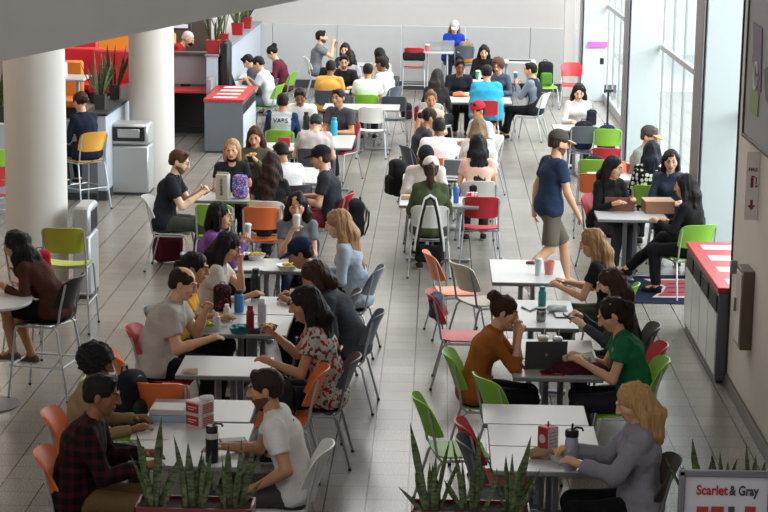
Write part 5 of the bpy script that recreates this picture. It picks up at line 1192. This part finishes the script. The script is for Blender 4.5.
def crumple(loc, r, label, m, name='crumpled_bag', cat='bag'):
    f = Field((-r*1.4, -r*1.2, -.01), (r*1.4, r*1.2, r*1.4), .009); f.ell((0, 0, r*.42), (r*1.2, r*.8, r*.5), k=0); f.ell((r*.7, 0, r*.4), (r*.5, r*.4, r*.4), k=.01); f.noise(.007, 90, 4); f.noise(.003, 200, 6)
    V, F = f.mesh(); V[:, 2] = np.maximum(V[:, 2], 0); o = link(name, fastmesh(name, V, F, m), None, loc); tag(o, label, cat); return o
crumple(ploc(541, 458, Z), .07, 'crumpled brown paper bag on the bottom right table', mat('9a7b5c', .8))
crumple(ploc(190, 374, Z), .05, 'crumpled napkin on the empty white table', mat('c9b79f', .8), 'napkin', 'napkin')
crumple(ploc(557, 312, Z), .07, 'clear plastic food bag beside the steel mug', CLEAR)
crumple(ploc(459, 92, Z), .10, 'orange snack bag on the far table, left of two', mat('d8703c', .6), 'snack_bag'); crumple(ploc(466, 91, Z), .08, 'pale orange snack bag on the far table, right of two', mat('e6b48c', .6), 'snack_bag')
crumple(ploc(531, 264, Z), .04, 'bunch of keys with pink fob on the grey table', mat('7c3c48', .5), 'keys', 'keys')
crumple(ploc(252, 336, Z), .05, 'coiled dark cable at the front of the crowded table', DARK, 'cable', 'cable')
def carton(loc, w_, d_, h_, rz, label, m1, m2, mk=None, name='carton'):
    t = thing(name, label, 'carton', loc, rz); MB().box((0, 0, h_/2), (w_, d_, h_), .004).obj('box', m1, t)
    MB().box((w_/2+.001, 0, h_/2), (.003, d_-.008, h_-.008)).obj('side_panel', m2, t)
    for i in range(5): MB().box((w_/2+.003, 0, h_*(.2+.15*i)), (.002, d_*.75, .006)).obj('print_line', mk or DARK, t)
    return t
RC = mat('a52430', .5); WC = mat('c9c2c2', .5)
t = carton(ploc(547, 447, Z), .10, .10, .165, R(-50), 'red and white carton with printed side, bottom right', RC, WC, mat('8a8488', .5))
MB().lathe([(.03, 0), (.03, .002)], n=20).obj('emblem', WC, t).matrix_local = Matrix.Translation((0, -.051, .085)) @ Matrix.Rotation(R(90), 4, 'X')
MB().tube([(0, 0, .16), (0, 0, .20)], .006, 6).obj('straw', RC, t)
for k in range(2):
    t = carton(ploc(201, 422, Z)[:2]+(Z+k*.09,), .15, .13, .088, R(-35), ['red and white printed carton, lower of two by the books', 'red and white printed carton, upper of two by the books'][k], mat('cdb9b6', .5), mat('bfaaa6', .5), RC)
    MB().box((-.01, -.066, .044), (.115, .003, .066)).obj('red_label', RC, t); MB().box((-.01, -.068, .05), (.08, .002, .008)).box((-.02, -.068, .034), (.05, .002, .006)).obj('script', mat('d8b0b0', .5), t)
crumple(ploc(208, 422, Z)[:2]+(Z+.182,), .04, 'white tissue standing out of the upper carton', mat('d8d4d0', .8), 'tissue', 'tissue')
for k in range(2): carton(ploc(470+k*11, 204-0*k, Z), .085, .06, .14, R(8-14*k), ['red patterned snack box, left of two beside the spray bottle', 'red patterned snack box, right of two beside the spray bottle'][k], patterned('print', 'b82c38', 'd8a0a0', 'e4dcd8'), RC)
carton(ploc(284, 147, Z), .17, .05, .14, R(6), 'small red carton with white cross on the table behind the green chair', mat('b4263a', .5), WC)
carton(ploc(407, 199, Z), .14, .12, .05, R(0), 'flat brown box at the left end of the white table', mat('b89a78', .7), WC)
# cardboard boxes
CB = mat('8f6650', .8, 0, .1, 20, .2, .06, 'cardboard'); CBL = mat('c9a288', .8, 0, .1, 20, .2, .05, 'cardboard')
t = thing('cardboard_box', 'closed brown cardboard box with pale lid on the window table', 'box', ploc(655, 206, Z), R(4)); MB().box((0, 0, .07), (.34, .28, .14), .004).obj('box', CB, t); MB().box((0, 0, .143), (.35, .29, .012), .003).obj('lid', CBL, t); MB().box((0, -.05, .15), (.2, .06, .002)).obj('label_strip', mat('b98f78', .7), t)
t = thing('cardboard_box', 'open brown cardboard box with raised flap before the black sweater', 'box', ploc(617, 207, Z), R(-4)); MB().box((0, .09, .04), (.34, .22, .08), .004).obj('box', CB, t); MB().box((0, -.03, .085), (.34, .012, .17), .003, rot=Matrix.Rotation(R(12), 3, 'X')).obj('flap', mat('7d5240', .8), t)
# paper sack
t = thing('paper_sack', 'tall white paper sack with vertical lettering before the lunch bag', 'bag', ploc(223, 199, Z), R(-14))
MB().box((0, 0, .15), (.15, .10, .30), .006).obj('sack', mat('cbc7bf', .8, 0, .2, 20), t); textobj('BURRITO', .048, mat('4a4a48', .6), t, (.0, -.053, .15), (R(90), R(-90), 0)); MB().box((0, 0, .31), (.15, .012, .03), .002).obj('folded_top', mat('bdb8b0', .8), t)
bpy.data.objects[-1:] if False else None
# laptops, tablets, phones, books
def laptop(loc, rz, w_, label, shell, scr=None, ang=105, face=1):
    """screen stands at the +Y edge and opens toward -Y"""
    t = thing('laptop', label, 'laptop', loc, rz); d_ = w_*.68; MB().box((0, 0, .009), (w_, d_, .016), .004).obj('base', shell, t)
    MB().box((0, -.01, .0175), (w_*.86, d_*.5, .002)).obj('keyboard', DARK, t); M = Matrix.Rotation(R(90-ang), 3, 'X')
    M = Matrix.Rotation(-R(ang-90), 3, 'X'); c = Vector((0, d_/2, .016))+M@Vector((0, 0, d_/2))
    l = MB().box(c, (w_, .008, d_), .003, rot=M).obj('lid', shell, t)
    MB().box(c+M@Vector((0, -.005, 0)), (w_*.9, .002, d_*.86), rot=M).obj('screen', scr or mat('1a1c20', .2), l)
    MB().ell(c+M@Vector((0, .005, .0)), (.012, .002, .014), 10).obj('lid_emblem', mat('8a8a8c', .3), l); return t
laptop(ploc(543, 366, Z), R(186), .33, 'dark grey laptop with its lid to the camera', mat('4a4a4c', .4, .3), ang=100)
laptop(ploc(454, 181, Z), R(-8), .34, 'white framed laptop open toward the camera', mat('dcdcda', .4), mat('5c6066', .3), 108)
laptop((-.08, 39.75, 1.002), R(180), .3, 'silver laptop on the tall table, left of two', mat('a9abae', .3, .3)); laptop((.17, 39.8, 1.002), R(185), .32, 'silver laptop before the royal blue hoodie, right of two', mat('9c9ea2', .3, .3))
laptop((-3.58, 34.35, Z), R(80), .36, 'dark laptop on the narrow table by the pale half wall', mat('1f2024', .5), ang=110)
def slab(name, label, cat, loc, w_, d_, h_, m, rz=0, top=None, tilt=0.):
    o = MB().box((0, 0, h_/2), (w_, d_, h_), min(.004, h_*.3)).obj(name, m, None, loc, 0); o.rotation_euler = (tilt, 0, rz); tag(o, label, cat)
    if top: MB().box((0, 0, h_+.0006), (w_*.9, d_*.9, .001)).obj('page' if 'book' in name else 'screen', top, o)
    return o
slab('book', 'pale blue book at the bottom of the book stack', 'book', ploc(168, 421, Z), .27, .22, .045, mat('93a3b4', .5), .03)
slab('book', 'light grey book on top of the book stack', 'book', ploc(168, 421, Z)[:2]+(Z+.046,), .25, .20, .04, mat('b9b3ae', .5), -.05, mat('cfcac4', .6))
slab('notebook', 'open white notebook under the black haired reader', 'notebook', ploc(243, 280, Z), .28, .20, .012, mat('cdcbd2', .6), .1, mat('d8d6da', .7))
slab('notebook', 'white notebook on the table by the charcoal top', 'notebook', ploc(571, 316, Z), .26, .19, .012, mat('55555c', .6), .05, mat('d4d4d6', .7))
slab('paper_sheet', 'white sheets in front of the plaid shirt', 'paper', ploc(150, 436, Z), .26, .19, .004, mat('c9c2bc', .6), .1)
slab('phone', 'black phone and striped notes by the white tee, bottom left', 'phone', ploc(233, 441, Z), .18, .10, .010, DARK, .3, mat('8a8688', .5)); slab('phone', 'pink cased phone beside the grey laptop', 'phone', ploc(515, 364, Z), .08, .14, .010, mat('b04a5c', .5), .4)
slab('leaflet', 'red leaflet on the edge of the laptop table', 'paper', ploc(553, 375, Z), .19, .06, .003, mat('a01c34', .6)); slab('phone', 'dark phone at the elbow of the grey hoodie', 'phone', ploc(592, 466, Z), .08, .15, .009, DARK, .5)
slab('notebook', 'white papers beside the orange sweater', 'paper', ploc(519, 356, Z), .12, .2, .006, mat('c2cacb', .6), .1)
slab('keyboard', 'long dark keyboard on the tall table by the back wall', 'keyboard', ploc(520, 61, .952), .45, .15, .02, DARK)
p_ = wpt(f_grn, (0, .46, .80)); o = slab('tablet', 'grey tablet held up by the kelly green tee', 'tablet', (p_.x+.02, p_.y, .81), .24, .18, .010, mat('8d8f98', .4), R(8), mat('a9b0bc', .3)); o.rotation_euler = (R(28), R(-14), R(8))
for who_, lab in ((f_blk, 'phone held by the black tee with glasses'), (f_ph, 'phone held by the masked charcoal top'), (f_olive, 'phone held by the olive jacket')):
    q = wpt(who_, tuple((who_['WR'][1]+who_['WR'][-1])/2+np.array([0, .10, .01]))); o = slab('phone', 'black '+lab, 'phone', tuple(q), .075, .15, .009, DARK, R(-who_['ang'])); o.rotation_euler = (R(35), 0, R(-who_['ang']))
# maroon bag with patterned pouch
t = thing('tote_bag', 'maroon bag lying on the laptop table', 'bag', ploc(579, 372, Z), 0); f = Field((-.24, -.14, 0), (.24, .14, .12), .012); f.ell((0, 0, .03), (.22, .12, .06), k=0); f.ell((-.12, .0, .02), (.08, .06, .035), k=.03); f.noise(.007, 45, 2); V, F = f.mesh(); V[:, 2] = np.maximum(V[:, 2], 0); link('bag_body', fastmesh('bag', V, F, fabric('4c1622')), t)
MB().tube([(-.18, -.06, .02), (-.26, -.09, .01), (-.30, -.06, .01), (-.22, -.03, .02)], .012, 6).obj('strap', fabric('4c1622'), t)
p_ = ploc(576, 371, Z); p_ = (p_[0], p_[1], Z+.085); f = Field((-.13, -.08, 0), (.13, .08, .06), .01); rbox(f, (0, 0, .022), (.11, .055, .022), .02); f.noise(.003, 50, 1); V, F = f.mesh(); tag(link('pouch', fastmesh('pouch', V, F, patterned('print', 'c8b894', '8a7a5c', '5c6a58')), None, p_), 'patterned cream pouch on the maroon bag', 'pouch')
# black strap on the table, sweater on the red chair
tag(MB().tube([ploc(522, 307, Z+.008), ploc(530, 311, Z+.008), ploc(541, 306, Z+.008)], .014, 6, 0, .4).obj('black_strap', DARK), 'dark looped strap on the table beside the steel mug', 'strap')
c = [o for o in bpy.data.objects if o.get('label') == 'red chair with a slate sweater over its back'][0]
f = Field((-.25, -.36, .45), (.25, -.14, .9), .014); f.cone((-.1, -.27, .80), (.14, -.27, .80), .035, .035, .02); f.cone((.02, -.25, .80), (.04, -.225, .62), .05, .04, .03, q=.5); f.cone((.02, -.30, .80), (.04, -.29, .66), .03, .03, .03, q=.4); f.noise(.006, 40, 8); V, F = f.mesh()
o = link('sweater', fastmesh('sweater', V, F, fabric('4a515c')), None, tuple(c.location)); o.rotation_euler = c.rotation_euler; tag(o, 'slate sweater folded over the red chair back', 'sweater')
# red jacket folds on the far bar stool
c = [o for o in bpy.data.objects if o.get('label', '').startswith('red bar stool with')][0]
f = Field((-.28, -.36, .7), (.28, -.1, 1.25), .018); rbox(f, (0, -.26, .90), (.23, .07, .09), .05); f.noise(.006, 30, 8); V, F = f.mesh(); o = link('jacket', fastmesh('jacket', V, F, fabric('1c1a1c')), None, tuple(c.location)); o.rotation_euler = c.rotation_euler; tag(o, 'black jacket hung on the red bar stool', 'jacket')
# back lettering on the raglan tee and small shirt logo
g = f_rag; t0 = g['root']; q = g['P2']*.45+g['P3']*.55
tx = textobj('VARS', .095, mat('2b2f3a', .7), t0, (0, q[1]-.148, q[2]-.02), (R(90)-R(9), 0, 0), depth=.003, bold=.002); MB().tube([(-.15, q[1]-.125, q[2]-.09), (-.07, q[1]-.150, q[2]-.11), (.07, q[1]-.150, q[2]-.11), (.15, q[1]-.125, q[2]-.09)], .006, 5).obj('shirt_band', mat('8a8256', .7), t0)
g = f_tee; q = g['P2']*.3+g['P3']*.7; textobj('JS', .05, mat('55565c', .7), g['root'], (-.02, q[1]-.118, q[2]), (R(90)-R(16), 0, 0), depth=.003)
g = f_grn; q = g['P2']; MB().ell((-.07, q[1]+.125, q[2]+.03), (.022, .008, .022), 10).obj('shirt_emblem', mat('7fa896', .6), g['root'])

# ---------------------------------------------------------------- raised lounge at the far left
struct('trim_20', MB().box((-7.2, 34.3, .35), (4.6, 13.6, .7), .01), mat('6c6462', .6, 0, .05, 5, .3, .05, 'dark_platform'), 'raised floor of the lounge at the far left')
def booth(x, y, w_, col, label, rz=0):
    t = thing('booth_seat', label, 'booth', (x, y, .70), rz, 'booth seats of the raised lounge'); m = mat(col, .5, 0, .03, 9, .4, .04, 'vinyl')
    MB().box((0, -.05, .24), (w_, .55, .14), .04).obj('cushion', m, t); MB().box((0, .26, .52), (w_, .13, .70), .05).obj('backrest', m, t); MB().box((0, 0, .09), (w_-.06, .5, .18), .01).obj('plinth', DARK, t)
booth(-6.35, 32.6, 1.1, 'c4232c', 'red booth seat beyond the first column'); booth(-5.75, 36.0, 1.5, 'e08a2e', 'orange booth seat with tall back, upper left'); booth(-6.9, 34.6, 1.3, 'c4232c', 'long red booth seat at the upper left')
booth(-5.5, 32.2, .8, 'b8242c', 'red booth seat behind the dark pots'); booth(-6.1, 30.2, .8, 'd4782c', 'orange booth seat next to the lounge table')
t = thing('lounge_table', 'pale table of the raised lounge with a white box on it', 'table', (-5.95, 29.2, .7)); MB().box((0, 0, .72), (1.1, .7, .04), .01).obj('table_top', TTOP, t)
for q in (-1, 1): MB().tube([(q*.4, 0, .7), (q*.4, 0, 0)], .03, 10).obj('leg', STEELW, t)
tag(MB().box((0, 0, .11), (.26, .18, .22), .006).obj('white_box', mat('d8cfcb', .6), loc=(-5.85, 29.15, 1.441)), 'white box with a red band on the lounge table', 'box')
tag(MB().box((0, 0, .1), (.30, .18, .2), .006).obj('orange_box', mat('e8a03c', .6), loc=(-6.15, 29.2, 1.441)), 'orange box on the lounge table', 'box')
seat_at('red', -5.45, 26.9, 20, 'red chair with steel back hoop above the navy sweater')
seat_at('red', -5.75, 23.9, -60, 'red chair half hidden at the left edge')
seat_at('red', -5.2, 34.6, 60, 'red chair on the upper level behind the counter').location.z = .7
b = MB(); b.box((0, 0, .55), (.9, .3, 1.1), .006); 
tag(b.obj('side_cabinet', mat('4a3c36', .6), loc=(-4.95, 37.6, .7)), 'dark brown cabinet on the upper level behind the second column', 'cabinet')
